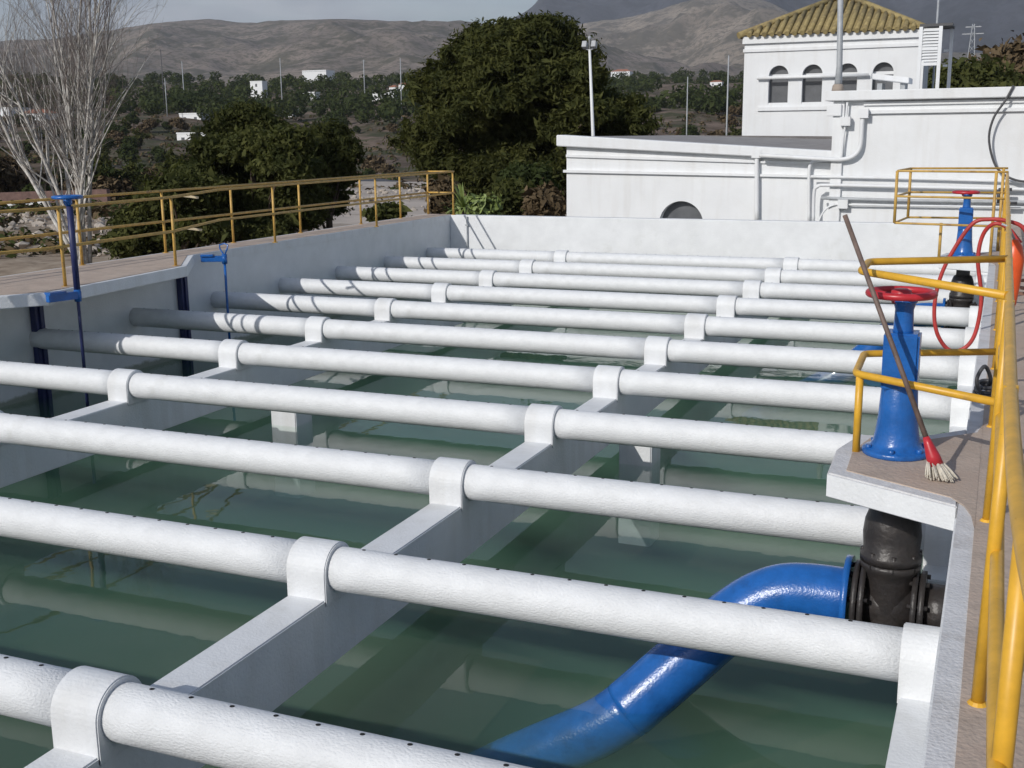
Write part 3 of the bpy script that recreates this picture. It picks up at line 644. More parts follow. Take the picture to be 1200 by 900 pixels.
for k in range(4): mb.face((i4[k], i4[(k+1) % 4], i4[4]))
mb.face(i4[:4][::-1])
for k in range(4):
    a, b_ = cs[k], cs[(k+1) % 4]; n_ = 24; mid = (a+b_)/2
    for j in range(n_):
        q = (j+.5)/n_; s0 = a+(b_-a)*q; L_ = 1-abs(2*q-1); e1 = s0+(apx-mid)*L_
        s0 = s0+(mid-apx)/np.linalg.norm(mid-apx)*.06
        if L_ > .06: mb.tube([s0+(0, 0, .02), e1+(0, 0, .02)], .074, 8)
    mb.tube([a, apx+(0, 0, .05)], .1, 8)
mb.build('roof', TILE, t)
# louvred cabinet on a stand beside the tower
LY = 33.5
c0, c1, c2 = at(1078, 30, y=LY), at(1103, 30, y=LY), at(1119, 34, y=LY+1.2)
t = thing('louvre_cabinet', (c0[0], LY, 2.4), 'white louvred cabinet with dark top on a tall stand beside the tower', 'cabinet')
zt_, zm, zb_ = at(1090, 31, y=LY)[2], at(1090, 57, y=LY)[2], at(1090, 75, y=LY)[2]; zleg = zt-.05
mb = MB(); mb.box(c0[0], c2[0], LY-.03, LY+1.2, zt_, zt_+.07); mb.build('top', DARKM, t)
mb = MB()
for x, y in ((c0[0]+.04, LY), (c1[0], LY), (c2[0]-.06, LY+1.1), (c0[0]+.04, LY+1.1)): mb.box(x-.045, x+.045, y-.04, y+.04, zleg-3, zt_-.002)
for z in (zm, zb_): mb.box(c0[0]+.09, c1[0]-.05, LY-.03, LY+.03, z-.04, z+.04); mb.box(c1[0]+.05, c2[0]-.12, LY+1.08, LY+1.12, z-.03, z+.03)
mb.build('frame', FACW, t)
mb = MB()
for k in range(11):
    z = zb_+.06+(zt_-zb_-.1)*k/11
    mb.hexa([(c0[0]+.09, LY-.02, z), (c1[0]-.05, LY-.02, z), (c0[0]+.09, LY+.05, z+.06), (c1[0]-.05, LY+.05, z+.06), (c0[0]+.09, LY-.02, z+.02), (c1[0]-.05, LY-.02, z+.02), (c0[0]+.09, LY+.05, z+.08), (c1[0]-.05, LY+.05, z+.08)])
mb.build('louvres', FACW, t)
# aerial
p = at(1098, 28, y=40); mb = MB(); mb.cyl((p[0], 40, terr(p[0], 40)), (p[0], 40, at(1098, -20, y=40)[2]), .035, n=8)
tag(mb.build('aerial_pole', GREY), 'thin grey aerial pole rising behind the louvred cabinet', 'pole')
# lamp post
LYY = 31.0; p = at(695, 158, y=LYY); q_ = at(691, 58, y=LYY); gz = terr(p[0], LYY)
t = thing('street_lamp', (p[0], LYY, gz), 'white lamp post with floodlights in front of the big pine', 'street lamp')
mb = MB(); mb.tube([(p[0]+.06, LYY, gz-.1), (p[0], LYY, p[2]), (q_[0], LYY, q_[2])], [.065, .048, .034], 12); mb.build('pole', FACW, t)
for dx in (-.11, .11):
    mb = MB(); mb.bar((q_[0]+dx*1.2, LYY-.05, q_[2]+.04), (q_[0]+dx*1.2, LYY+.02, q_[2]+.2), .13, .16); mb.tube([(q_[0], LYY, q_[2]-.02), (q_[0]+dx, LYY, q_[2]+.02)], .02, 8); mb.build('floodlight', GREY, t, bevel=.01)
mb = MB(); mb.lathe([(.03, 0), (.03, .25), (.05, .27), (.05, .33), (.02, .36)], (q_[0], LYY, q_[2]), 10); mb.build('finial', GREY, t)

# ------------------------------------------------------------------ vegetation
def quads_mesh(name, C, Nn, S, mats, parent, mi=None, asp=1.9):
    """leaf quads at points C, facing Nn, sizes S"""
    k = len(C); T = rng.normal(size=(k, 3)); T -= Nn*(T*Nn).sum(1)[:, None]; T /= np.linalg.norm(T, axis=1)[:, None]; B = np.cross(Nn, T)
    S = S[:, None]; a = T*S*asp/2; b_ = B*S/2
    bend = Nn*S*.25
    V = np.stack([C-a, C-b_*.9+bend, C+a, C+b_*.9+bend], 1).reshape(-1, 3)
    V = V-base(parent)
    me = bpy.data.meshes.new(name); me.vertices.add(4*k); me.vertices.foreach_set('co', V.ravel())
    me.loops.add(4*k); me.loops.foreach_set('vertex_index', np.arange(4*k))
    me.polygons.add(k); me.polygons.foreach_set('loop_start', np.arange(k)*4)
    for m in mats: me.materials.append(m)
    if mi is not None: me.polygons.foreach_set('material_index', mi.astype(np.int32))
    me.update(calc_edges=True); me.validate()
    o = bpy.data.objects.new(name, me); COL.objects.link(o)
    if parent: o.parent = parent
    return o
def crown_points(blobs, n, clump=40, cr=.35, shell=.55):
    """leaf positions gathered in tufts in and on the blobs"""
    C, Nn = [], []; wts = np.array([r[0]*r[1]+r[1]*r[2]+r[0]*r[2] for c, r in blobs]); wts = wts/wts.sum()
    for (c, r), wt in zip(blobs, wts):
        m_ = max(1, int(n*wt/clump))
        d = rng.normal(size=(m_, 3)); d /= np.linalg.norm(d, axis=1)[:, None]
        rad = 1-(1-shell)*rng.random(m_)**1.6
        cc = np.array(c)+d*np.array(r)*rad[:, None]
        p = np.repeat(cc, clump, 0)+rng.normal(size=(m_*clump, 3))*cr*rng.uniform(.5, 1.2, (m_, 1)).repeat(clump, 0)*np.array([1, 1, .7])
        nn = np.repeat(d, clump, 0)+rng.normal(size=(m_*clump, 3))*.8+np.array([0, 0, .35])
        C.append(p); Nn.append(nn/np.linalg.norm(nn, axis=1)[:, None])
    return np.concatenate(C), np.concatenate(Nn)
def limbs(mb, basep, blobs, r0):
    top = np.array(basep)
    for c, r in blobs[::max(1, len(blobs)//14)]:
        c = np.array(c); s_ = top+(0, 0, (c[2]-top[2])*random.uniform(.15, .45)); md = (s_+c)/2+np.array([0, 0, -.1])
        mb.tube([s_, md, c], [r0*.42, r0*.25, r0*.08], 6)
def leafy(name, label, cat, basep, blobs, n, size, m, r0, cr=.35, clump=40, trunkm=TRUNK, shell=.55, asp=1.9):
    t = thing(name, basep, label, cat)
    mb = MB(); zt_ = max(c[2] for c, r in blobs)
    mb.tube([(basep[0], basep[1], basep[2]-.2), (basep[0]+.05, basep[1], basep[2]+(zt_-basep[2])*.4), (basep[0]-.05, basep[1]+.05, basep[2]+(zt_-basep[2])*.8)], [r0, r0*.7, r0*.3], 10)
    limbs(mb, basep, blobs, r0); mb.build('trunk', trunkm, t)
    C, Nn = crown_points(blobs, n, clump, cr, shell)
    quads_mesh('crown', C, Nn, size*np.exp(rng.normal(0, .38, len(C))), [m], t, asp=asp); return t
def pb(u, v, y, ru, rv, rd=None):
    """blob centred on a sight line at depth y with pixel radii"""
    p = at(u, v, y=y); k = np.linalg.norm(p-np.array([0, 0, EYE]))/F
    return (p, (ru*k, rd if rd else (ru+rv)/2*k, rv*k))
# large pine
PY = 44.
outline = [(612, 18, 40), (570, 32, 90), (540, 55, 140), (515, 80, 180), (495, 105, 215), (478, 135, 235), (475, 165, 220), (500, 195, 150), (560, 215, 120)]
blobs = []
for k in range(210):
    v = 30+205*random.random()**.85
    lo = np.interp(v, [15, 32, 60, 90, 120, 150, 180, 205, 230], [596, 556, 514, 488, 470, 460, 474, 514, 556]); hi = np.interp(v, [15, 32, 60, 90, 120, 150, 180, 205, 230], [630, 676, 696, 714, 748, 776, 778, 712, 660])
    u = random.uniform(lo+14, hi-12); e = (2*(u-lo)/(hi-lo)-1)
    dep = math.sqrt(max(0, 1-e*e))*3.6*min(1, (v+10)/110)
    s_ = random.uniform(12, 22)
    blobs.append(pb(u, v+4, PY+random.uniform(-1, .75)*dep, s_*1.25, s_*.8))
blobs += [pb(u_, v_, PY, ru_, rv_) for u_, v_, ru_, rv_ in ((610, 90, 50, 40), (600, 140, 70, 36), (560, 160, 60, 34), (650, 165, 60, 34), (600, 195, 60, 30), (620, 60, 34, 26), (690, 150, 40, 30), (570, 215, 40, 20), (640, 212, 40, 22))]
bp_ = at(622, 236, y=PY); bp_[2] = terr(bp_[0], PY)
leafy('pine_tree', 'big dark green pine with a broad rounded crown left of the white building', 'tree', bp_, blobs, 240000, .072, LEAFP, .26, cr=.17, clump=34, shell=.3, asp=3.2)
# trees beyond the left railing
for lab, (u, v, y), bl, m, n_ in (
  ('bushy olive green tree rising behind the left railing, the tallest one there', (300, 285, 30.), [(288, 136, 22, 14), (268, 150, 24, 14), (312, 150, 22, 15), (340, 165, 24, 16), (292, 172, 34, 18), (250, 178, 26, 16), (330, 195, 30, 18), (282, 205, 34, 20), (356, 200, 22, 14), (300, 235, 44, 22), (350, 240, 34, 22), (255, 232, 32, 20), (300, 268, 44, 20), (232, 200, 20, 12)], LEAFO, 60000),
  ('lower spreading green tree behind the railing beside the bare poplar', (215, 300, 28.), [(222, 208, 24, 14), (200, 222, 24, 14), (240, 222, 28, 16), (182, 242, 28, 15), (215, 248, 34, 18), (160, 262, 26, 15), (205, 270, 40, 20), (245, 262, 32, 18), (150, 285, 26, 14), (190, 292, 44, 18)], LEAFO, 46000),
  ('green tree right of the tall olive one, next to the road gap', (385, 262, 34.), [(388, 158, 20, 11), (362, 172, 24, 13), (405, 176, 16, 13), (378, 195, 30, 15), (402, 205, 14, 13), (362, 220, 28, 17), (385, 235, 20, 15), (355, 250, 26, 16)], LEAFP, 34000)):
    bpt = at(u, v, y=y); bpt[2] = terr(bpt[0], y)
    leafy('leafy_tree', lab, 'tree', bpt, [pb(a, b_, y+random.uniform(-1, 1), c, d_) for a, b_, c, d_ in bl], n_, .07, m, .14, cr=.15, clump=30, shell=.3, asp=2.2)
# bare poplar with many pale stems
bpt = at(98, 322, y=27.); bpt[2] = terr(bpt[0], 27.)
t = thing('bare_poplar', bpt, 'leafless poplar with many pale stems fanning up behind the left railing', 'tree')
mt, mw = MB(), MB()
def grow(p, d, L, r, lvl):
    n = 5 if lvl < 2 else 3; P = [p]; Rr = [r]; q = p.copy(); dd = d.copy()
    for k in range(n):
        dd = dd+rng.normal(size=3)*(.05 if lvl == 0 else .09)+np.array([0, 0, .04]); dd /= np.linalg.norm(dd); q = q+dd*L/n; P.append(q.copy()); Rr.append(r*(1-.8*(k+1)/n))
    (mt if lvl == 0 or r > .013 else mw).tube(P, Rr, 7 if lvl == 0 else (5 if lvl == 1 else 3), caps=False)
    if lvl >= 3: return
    m_ = (19, 9, 5)[lvl]
    for k in range(m_):
        f_ = .22+.76*(k+rng.random())/m_; i = min(int(f_*n), n-1); w_ = f_*n-i; s_ = P[i]*(1-w_)+P[i+1]*w_
        sd = rng.normal(size=3); sd -= dd*sd.dot(dd); sd /= np.linalg.norm(sd); nd = dd*.85+sd*rng.uniform(.28, .6)+np.array([0, 0, .1]); nd /= np.linalg.norm(nd)
        grow(s_, nd, L*rng.uniform(.25, .42)*(1.05-.55*f_)*1.25, max(Rr[i]*.42, .0028), lvl+1)
fan = [(-30, 100), (5, 60), (30, 20), (52, 0), (75, -40), (95, -40), (112, -30), (125, 0), (140, 30), (160, -20), (-70, 60), (82, 10), (104, 20)]
for k, (u, v) in enumerate(fan):
    b_ = bpt+np.array([random.uniform(-.35, .35), random.uniform(-.3, .3), -.1]); tip = at(u, v, y=27+random.uniform(-1.6, 1.6)); d = tip-b_; d0 = np.linalg.norm(d); d /= d0
    grow(b_, d, d0*random.uniform(1.05, 1.4), random.uniform(.040, .078), 0)
mt.build('stems', BARK, t); mw.build('twigs', TWIG, t)
# shrubs below the pine
for k, (u, v, y, ru, rv, m, lab) in enumerate(((452, 252, 29, 14, 6, LEAFO, 'low green shrub at the far end of the left walkway'), (520, 228, 33, 22, 22, LEAFB, 'brownish twiggy shrub beside the far walkway end'), (560, 244, 30, 26, 14, LEAFY, 'yellow green bush at the far corner of the tank'),
    (600, 232, 32, 24, 22, LEAFO, 'olive bush behind the middle of the far tank wall'), (640, 238, 31, 20, 20, LEAFB, 'dry brown bush next to the low white building'), (625, 215, 36, 30, 22, LEAFD, 'dark bush under the big pine'))):
    q = at(u, v, y=y); bpt = np.array([q[0], y, terr(q[0], y)]); k_ = y/F*1.05
    bl = [((q[0]+random.uniform(-.5, .5)*ru*k_, y+random.uniform(-.3, .3), q[2]+random.uniform(-.5, .3)*rv*k_), (ru*k_*.6, ru*k_*.6, rv*k_*.7)) for _ in range(6)]+[((q[0], y, (q[2]+bpt[2])/2), (ru*k_*.7, ru*k_*.6, abs(q[2]-bpt[2])/2))]
    leafy('shrub', lab, 'shrub', bpt, bl, 5000, .10, m, .04, cr=.14, clump=25)
# spiky yucca
q = at(548, 232, y=26.5); bz = terr(q[0], 26.5)
t = thing('yucca', (q[0], 26.5, bz), 'spiky yucca with arching pale green leaves behind the tank corner', 'plant')
mb = MB(); mb.tube([(q[0]-.1, 26.5, bz), (q[0]-.12, 26.5, q[2]-.25)], [.12, .07], 8); mb.build('stem', TRUNK, t)
mb = MB()
for k in range(46):
    a = random.uniform(0, 6.28); el = random.uniform(-.2, 1.3); L_ = random.uniform(.5, 1.0); d = np.array([math.cos(a)*math.cos(el), math.sin(a)*math.cos(el), math.sin(el)]); o_ = np.array([q[0]-.12, 26.5, q[2]-.25])
    sd = np.cross(d, (0, 0, 1)); sd /= np.linalg.norm(sd)+1e-9; wv = .035
    c_ = [o_+d*L_*s_+np.array([0, 0, -.35*L_*s_*s_*math.cos(el)]) for s_ in (0, .35, .7, 1)]
    iL = mb.pts([c_[0]+sd*wv*.6, c_[1]+sd*wv, c_[2]+sd*wv*.7, c_[3]]); iR = mb.pts([c_[0]-sd*wv*.6, c_[1]-sd*wv, c_[2]-sd*wv*.7])
    mb.face((iL[0], iL[1], iR[1], iR[0])); mb.face((iL[1], iL[2], iR[2], iR[1])); mb.face((iL[2], iL[3], iR[2]))
mb.build('leaves', LEAFY, t)
# dark tree at the right edge behind the wing
q = at(1185, 78, y=75); bpt = np.array([q[0], 75., terr(q[0], 75)])
leafy('dark_tree', 'dark brownish tree at the right edge behind the wing roof', 'tree', bpt, [pb(1195, 76, 75, 24, 18), pb(1165, 92, 74, 22, 14), pb(1205, 92, 74, 30, 20), pb(1182, 88, 75.5, 18, 22), pb(1175, 112, 75, 40, 22)], 24000, .2, LEAFB, .25, cr=.5, clump=30)
q = at(1130, 95, y=60); bpt = np.array([q[0], 60., terr(q[0], 60)])
leafy('hedge_tree', 'grey green bushy tree between the louvred cabinet and the dark tree', 'tree', bpt, [pb(1122, 90, 60, 16, 9), pb(1145, 88, 60, 16, 9), pb(1108, 98, 60, 18, 12), pb(1130, 100, 60, 26, 14), pb(1110, 112, 60, 40, 20), pb(1150, 112, 60, 40, 20)], 20000, .15, LEAFO, .2, cr=.4, clump=30)

# trees on the slope: a few kinds, copied
def slope_tree(m, lab, cat='tree'):
    bl = [((random.uniform(-1.3, 1.3), random.uniform(-1.2, 1.2), random.uniform(1.6, 3.6)), (random.uniform(1, 1.5), random.uniform(1, 1.5), random.uniform(.8, 1.2))) for _ in range(7)]
    t = thing('scrub_tree', (0, 0, 0), lab, cat, 'scrubby trees on the slope beyond the road')
    mb = MB(); mb.tube([(0, 0, -.6), (0, 0, 2.2)], [.16, .06], 6); mb.build('trunk', TRUNK, t)
    C, Nn = crown_points(bl, 1500, 18, .4, .5); quads_mesh('crown', C, Nn, .42*rng.uniform(.6, 1.3, len(C)), [m], t); return t
kinds = [slope_tree(LEAFD, 'small dark round tree scattered on the stony slope'), slope_tree(LEAFP, 'small green round tree scattered on the stony slope'), slope_tree(LEAFB, 'small brown leafless looking bush on the stony slope')]
used = [False]*3
def put_tree(u, d, sc, k):
    p = at(u, 150, y=d); t = kinds[k] if not used[k] else copy_tree(kinds[k]); used[k] = True
    t.location = (p[0], d, terr(p[0], d)); t.scale = (sc, sc, sc*random.uniform(.8, 1.1)); t.rotation_euler = (0, 0, random.uniform(0, 6.28))
for _ in range(255):
    u = random.choice((random.uniform(-60, 470), random.uniform(-60, 300), random.uniform(740, 880))); d = random.choice((random.uniform(75, 130), random.uniform(175, 400), random.uniform(175, 300)))
    if 395 < u < 600 and d < 175: continue
    put_tree(u, d, random.uniform(.45, 1.0), random.choices((0, 1, 2), (4, 3, 4))[0])
# far wood: one mass
Cw, Nw, Sw = [], [], []
for _ in range(3000):
    u = random.uniform(-250, 1350); d = random.uniform(300, 900)
    p = at(u, 130, y=d); 
    if noise.noise(Vector((p[0]/90, d/120, 2.))) < -.10: continue
    h = random.uniform(3.5, 8); z = terr(p[0], d); m_ = 80
    dd = rng.normal(size=(m_, 3)); dd /= np.linalg.norm(dd, axis=1)[:, None]
    Cw.append(np.array([p[0], d, z+h*.55])+dd*np.array([h*.5, h*.5, h*.48])*(.55+.45*rng.random((m_, 1)))); nn = dd+rng.normal(size=(m_, 3))*.5; Nw.append(nn/np.linalg.norm(nn, axis=1)[:, None]); Sw.append(np.full(m_, h*.16))
o = quads_mesh('woodland', np.concatenate(Cw), np.concatenate(Nw), np.concatenate(Sw)*rng.uniform(.6, 1.3, len(Cw)*80), [LEAFD], None); tag(o, kind='stuff')
# scrub and rubble near
Cw, Nw, Sw = [], [], []
for _ in range(9000):
    a = random.uniform(-.98, .02); d = 42*math.exp(random.uniform(0, 2.3)**1.0); x, y = d*math.sin(a), d*math.cos(a)
    if noise.noise(Vector((x/18, y/18, 5.))) < -.02 or (d < 140 and -.40 < a < -.16 and d > 38): continue
    h = random.uniform(.25, .8)*min(2.0, d/90+.2); z = terr(x, y); m_ = 14; dd = rng.normal(size=(m_, 3)); dd[:, 2] = abs(dd[:, 2]); dd /= np.linalg.norm(dd, axis=1)[:, None]
    Cw.append(np.array([x, y, z+.05])+dd*h*(.5+.5*rng.random((m_, 1)))); Nw.append(dd); Sw.append(np.full(m_, h*.42))
S_ = np.concatenate(Sw); tag(quads_mesh('scrub', np.concatenate(Cw), np.concatenate(Nw), S_, [LEAFB, LEAFD], None, mi=(rng.random(len(S_)) < .35)), kind='stuff')
mb = MB()
for _ in range(1500):
    u = random.choice((random.uniform(-40, 120), random.uniform(-40, 120), random.uniform(395, 530), random.uniform(625, 672))); y = random.uniform(30, 75); x = at(u, 250, y=y)[0]; s_ = random.uniform(.05, .30)*random.random()**.7
    mb.blob((x, y, terr(x, y)+.14+s_*.25), (s_*random.uniform(.7, 1.3), s_*random.uniform(.7, 1.3), s_*.7), random.random()*50, .9, 1)
tag(mb.build('rubble', STONE), kind='stuff')

# ------------------------------------------------------------------ far houses, poles, car, kerb stones
def ground_depth(u, v):
    """depth at which the rising slope reaches photo row v in column u"""
    for d in np.geomspace(150, 1500, 160):
        p = at(u, v, y=d)
        if terr(p[0], d) >= p[2]: return float(d)
    return 1500.
def house(u0, u1, vt, vb, label, roof=None, tall=False, cat='house', vroof=None):
    d = ground_depth((u0+u1)/2, vb)
    a, b_ = at(u0, vt, y=d), at(u1, vt, y=d); g = min(terr(a[0], d), terr(b_[0], d))-1; z1 = a[2]; wd = b_[0]-a[0]; dp = max(wd*.6, 4)
    t = thing('far_house' if not tall else 'far_tower_block', (a[0], d, g), label, cat)
    mb = MB(); mb.box(a[0], b_[0], d, d+dp, g, z1); mb.build('wall', CARW if False else FACW, t)
    k = max(2, int(wd/3.2)); hh = min(1.3, (z1-g)*.3)
    for r_ in ([0, 1, 2] if tall else [0]):
        for j in range(k if not tall else 1):
            x = a[0]+wd*(j+.5)/k if not tall else (a[0]+b_[0])/2; mb = MB(); mb.box(x-.5, x+.5, d-.06, d+.02, z1-.9-hh-r_*3, z1-.9-r_*3); mb.build('window', GLASS, t)
    mb = MB()
    if roof:
        zr = z1+max(.8, wd*.12); i = mb.pts([(a[0]-.3, d-.3, z1), (b_[0]+.3, d-.3, z1), (b_[0]+.3, d+dp+.3, z1), (a[0]-.3, d+dp+.3, z1), (a[0]+wd*.25, d+dp/2, zr), (b_[0]-wd*.25, d+dp/2, zr)])
        for f_ in ((0, 1, 5, 4), (1, 2, 5), (2, 3, 4, 5), (3, 0, 4), (3, 2, 1, 0)): mb.face([i[q] for q in f_])
        mb.build('roof', TERRA, t)
    else: mb.box(a[0]-.1, b_[0]+.1, d-.1, d+dp+.1, z1+.001, z1+.35); mb.build('parapet', FACW, t)
house(293, 307, 96, 117, 'narrow white tower block standing among the trees of the far hillside', tall=True, cat='tower block')
house(354, 382, 83, 94, 'long white building on the skyline of the far wood')
house(353, 369, 109, 118, 'small white house among trees right of the white tower block')
house(427, 462, 110, 117, 'long low white building left of the big pine')
house(456, 463, 102, 109, 'small white house with red roof above the low white building, left one', roof=True)
house(467, 477, 99, 107, 'small white house with red roof touching the edge of the big pine', roof=True)
house(716, 738, 84, 92, 'white villa with red roof right of the lamp post', roof=True)
house(832, 846, 96, 103, 'white cottage with red roof left of the tower', roof=True)
house(-30, 10, 128, 135, 'pale house at the left edge behind the bare poplar')
house(22, 52, 133, 141, 'low building with red roof behind the bare poplar', roof=True)
house(207, 250, 157, 163, 'low shed with a flat pale roof behind the lower green tree', cat='shed')
house(210, 235, 134, 139, 'small pale house half hidden above the flat roofed shed')
house(335, 343, 128, 138, 'small cream house at the wood edge right of the tallest olive tree')
def pole(u, v0, v1, d, label, r=.14, arm=True, m=GREY):
    r = max(r, d*.0006)
    p = at(u, v0, y=d); t = thing('utility_pole', (p[0], d, terr(p[0], d)), label, 'pole'); mb = MB(); mb.tube([(p[0], d, terr(p[0], d)-.3), (p[0], d, p[2])], [r, r*.6], 8); mb.build('shaft', m, t)
    if arm: mb = MB(); mb.bar((p[0]-.9, d, p[2]-.5), (p[0]+.9, d, p[2]-.5), .12, .12); mb.build('crossarm', m, t)
pole(188, 58, 140, 330, 'dark utility pole right of the bare poplar', m=DARKM)
pole(193, 92, 140, 300, 'pale thin pole just right of the dark utility pole', arm=False)
pole(213, 72, 110, 330, 'thin pole above the wood right of the utility poles', arm=False)
pole(328, 68, 100, 360, 'thin pole on the skyline right of the white tower block', arm=False)
pole(426, 70, 100, 420, 'pole on the skyline of the far wood', r=.2)
pole(469, 68, 104, 330, 'thin mast above the red roofed houses by the pine', arm=False)
pole(806, 90, 112, 200, 'short pole beside the cottage slope', arm=False)
pole(854, 65, 110, 150, 'grey utility pole just left of the tower', arm=False)
pole(16, 175, 225, 85, 'pale post at the left edge behind the railing', r=.07, arm=False)
# pylon
p = at(1141, 28, y=700); z0 = terr(p[0], 700); t = thing('power_pylon', (p[0], 700, z0), 'grey lattice pylon against the dark mountain at right', 'pylon')
mb = MB(); H = p[2]-z0
for sx in (-1, 1):
    for sy_ in (-1, 1): mb.tube([(p[0]+sx*2.6, 700+sy_*2.6, z0), (p[0]+sx*.5, 700+sy_*.5, z0+H)], .22, 5)
for k in range(8):
    f0, f1 = k/8, (k+1)/8; w0, w1 = 2.6-2.1*f0, 2.6-2.1*f1
    mb.tube([(p[0]-w0, 700-w0, z0+H*f0), (p[0]+w1, 700-w1, z0+H*f1)], .12, 4); mb.tube([(p[0]+w0, 700-w0, z0+H*f0), (p[0]-w1, 700-w1, z0+H*f1)], .12, 4)
mb.build('lattice', GREY, t); mb = MB()
for f_, w_ in ((.95, 4), (.83, 5.5)): mb.bar((p[0]-w_, 700, z0+H*f_), (p[0]+w_, 700, z0+H*f_), .5, .5)
mb.build('crossarm', GREY, t)
# white car on the slope
q = at(146, 213, y=112); cx, cyy = q[0], 112.; cz = terr(cx, cyy)
t = thing('parked_car', (cx, cyy, cz), 'white car parked on the ground behind the bare poplar', 'car')
mb = MB(); side = [(-1.95, .35), (-1.95, .75), (-1.5, .9), (-.9, .95), (-.45, 1.4), (.9, 1.42), (1.4, .98), (1.95, .9), (2.0, .35)]
mb.prism(side, -.8, .8, lambda a, b, h: (cx+a, cyy+h, cz+b)); mb.build('body', CARW, t, bevel=.05)
mb = MB(); mb.prism([(-.7, .98), (-.38, 1.34), (.82, 1.36), (1.2, 1.0)], -.815, .815, lambda a, b, h: (cx+a, cyy+h, cz+b)); mb.build('window', GLASS, t)
for x in (-1.25, 1.25):
    for y in (-.72, .72): mb = MB(); mb.cyl((cx+x, cyy+y-.1, cz+.32), (cx+x, cyy+y+.1, cz+.32), .32, n=16); mb.build('wheel', DARKM, t)
# low walls at the left edge
q0, q1 = at(-60, 241, y=62), at(54, 239, y=64)
mb = MB(); mb.hexa([(q0[0], 62, -4), (q1[0], 64, -4), (q0[0], 62.4, -4), (q1[0], 64.4, -4), (q0[0], 62, q0[2]+.2), (q1[0], 64, q1[2]+.2), (q0[0], 62.4, q0[2]+.2), (q1[0], 64.4, q1[2]+.2)])
tag(mb.build('low_wall', FACW), 'low white wall at the left edge beyond the railing', 'wall')
q0, q1 = at(-60, 232, y=70), at(125, 226, y=76); mb = MB(); mb.hexa([(q0[0], 70, -5), (q1[0], 76, -5), (q0[0], 70.4, -5), (q1[0], 76.4, -5), (q0[0], 70, q0[2]+.3), (q1[0], 76, q1[2]+.3), (q0[0], 70.4, q0[2]+.3), (q1[0], 76.4, q1[2]+.3)])
tag(mb.build('low_wall', mat('red brown wall', (.21, .13, .11), .9, .3, 2.)), 'low reddish brown wall behind the low white one', 'wall')
# white stones along the road
for k, (u, v, w_) in enumerate(((427, 200.5, 16), (451, 198.5, 13), (477, 189, 9), (487, 190.5, 8), (497, 191.5, 8), (533, 192.5, 9))):
    p = at(u, v, y=134.0 if v > 195 else 138.); d_ = p[1]; h_ = .55; l_ = w_/F*d_/2*1.1; z = ROADZ(p[0], d_)
    mb = MB(); mb.box(p[0]-l_, p[0]+l_, d_-.3, d_+.3, z-.1, z+h_)
    tag(mb.build('road_block', FACW, bevel=.12), ('longer white kerb block at the near edge of the road', 'second white kerb block at the near edge of the road', 'leftmost of three small white blocks on the road', 'middle one of three small white blocks on the road', 'rightmost of three small white blocks on the road', 'single white block right of the road under the pine')[k], 'block')

# ------------------------------------------------------------------ light, sky, air
EL = R(29.5); sd = Vector((-.626, -1.65, 0)).normalized()*math.cos(EL); sd.z = math.sin(EL)
sl = bpy.data.lights.new('sun', 'SUN'); sl.energy = 3.3; sl.angle = R(.5); sl.color = (1, .965, .91)
so = bpy.data.objects.new('sun', sl); COL.objects.link(so); so.rotation_euler = (-sd).to_track_quat('-Z', 'Y').to_euler(); so.location = (0, -20, 40)
W = bpy.data.worlds.new('World'); SC.world = W; W.use_nodes = True; N = W.node_tree.nodes; L = W.node_tree.links
bg = N['Background']; sk = N.new('ShaderNodeTexSky'); sk.sky_type = 'NISHITA'; sk.sun_disc = False; sk.sun_elevation = EL; sk.sun_rotation = math.atan2(sd.x, sd.y) % (2*math.pi)
tc = N.new('ShaderNodeTexCoord'); mp = N.new('ShaderNodeMapping'); mp.inputs['Scale'].default_value = (1, 1, 3.2); L.new(tc.outputs['Generated'], mp.inputs[0])
nz = N.new('ShaderNodeTexNoise'); nz.inputs['Scale'].default_value = 3.2; nz.inputs['Detail'].default_value = 8; nz.inputs['Roughness'].default_value = .55; L.new(mp.outputs[0], nz.inputs['Vector'])
rp = N.new('ShaderNodeMapRange'); rp.inputs[1].default_value = .36; rp.inputs[2].default_value = .62; rp.inputs[4].default_value = .85; L.new(nz.outputs['Fac'], rp.inputs[0])
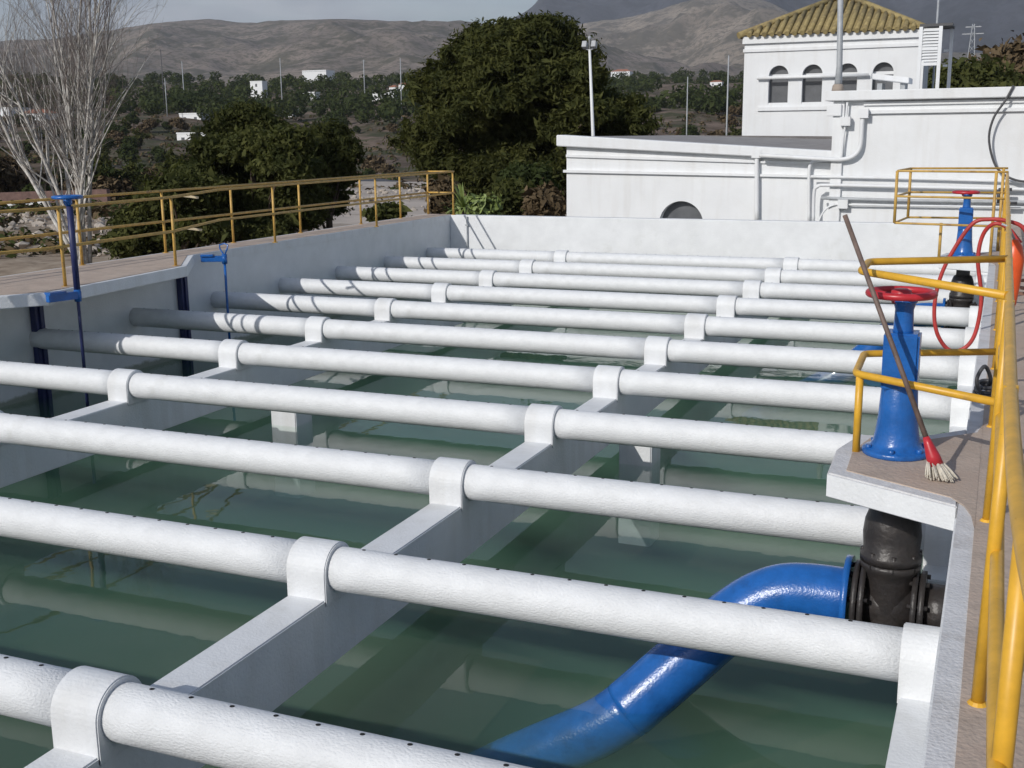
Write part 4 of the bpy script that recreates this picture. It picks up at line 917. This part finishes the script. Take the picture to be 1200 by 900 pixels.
n3 = N.new('ShaderNodeTexNoise'); n3.inputs['Scale'].default_value = 7; n3.inputs['Detail'].default_value = 6; L.new(mp.outputs[0], n3.inputs['Vector'])
cr_ = N.new('ShaderNodeValToRGB'); cr_.color_ramp.elements[0].position = .40; cr_.color_ramp.elements[1].position = .62; cr_.color_ramp.elements[0].color = (2.5, 2.8, 3.5, 1); cr_.color_ramp.elements[1].color = (5.4, 5.6, 6.1, 1); L.new(n3.outputs['Fac'], cr_.inputs[0])
sx = N.new('ShaderNodeSeparateXYZ'); L.new(tc.outputs['Generated'], sx.inputs[0]); mk = N.new('ShaderNodeMapRange'); mk.inputs[1].default_value = .12; mk.inputs[2].default_value = .5; mk.inputs[3].default_value = 1.; mk.inputs[4].default_value = .25; L.new(sx.outputs['Z'], mk.inputs[0])
ml = N.new('ShaderNodeMath'); ml.operation = 'MULTIPLY'; L.new(rp.outputs[0], ml.inputs[0]); L.new(mk.outputs[0], ml.inputs[1])
mxs = N.new('ShaderNodeMix'); mxs.data_type = 'RGBA'; L.new(ml.outputs[0], mxs.inputs[0]); L.new(sk.outputs[0], mxs.inputs[6]); L.new(cr_.outputs[0], mxs.inputs[7])
L.new(mxs.outputs[2], bg.inputs[0]); bg.inputs['Strength'].default_value = .10

hm, nt, b = nodes('haze air'); nt.nodes.remove(b); pv = nt.nodes.new('ShaderNodeVolumePrincipled'); pv.inputs['Color'].default_value = (.80, .84, .92, 1); pv.inputs['Density'].default_value = .00008; pv.inputs['Anisotropy'].default_value = .2
nt.links.new(pv.outputs[0], nt.nodes['Material Output'].inputs['Volume'])
mb = MB(); mb.box(-9500, 9500, -9500, 9500, -14, 1150); tag(mb.build('haze', hm), kind='stuff')

SC.view_settings.view_transform = 'Standard'; SC.view_settings.look = 'None'; SC.view_settings.exposure = 0; SC.view_settings.gamma = 1
SC.render.engine = 'CYCLES'; SC.cycles.use_denoising = True; SC.cycles.max_bounces = 8; SC.cycles.transparent_max_bounces = 12; SC.cycles.volume_bounces = 3
SC.cycles.caustics_reflective = False; SC.cycles.caustics_refractive = False
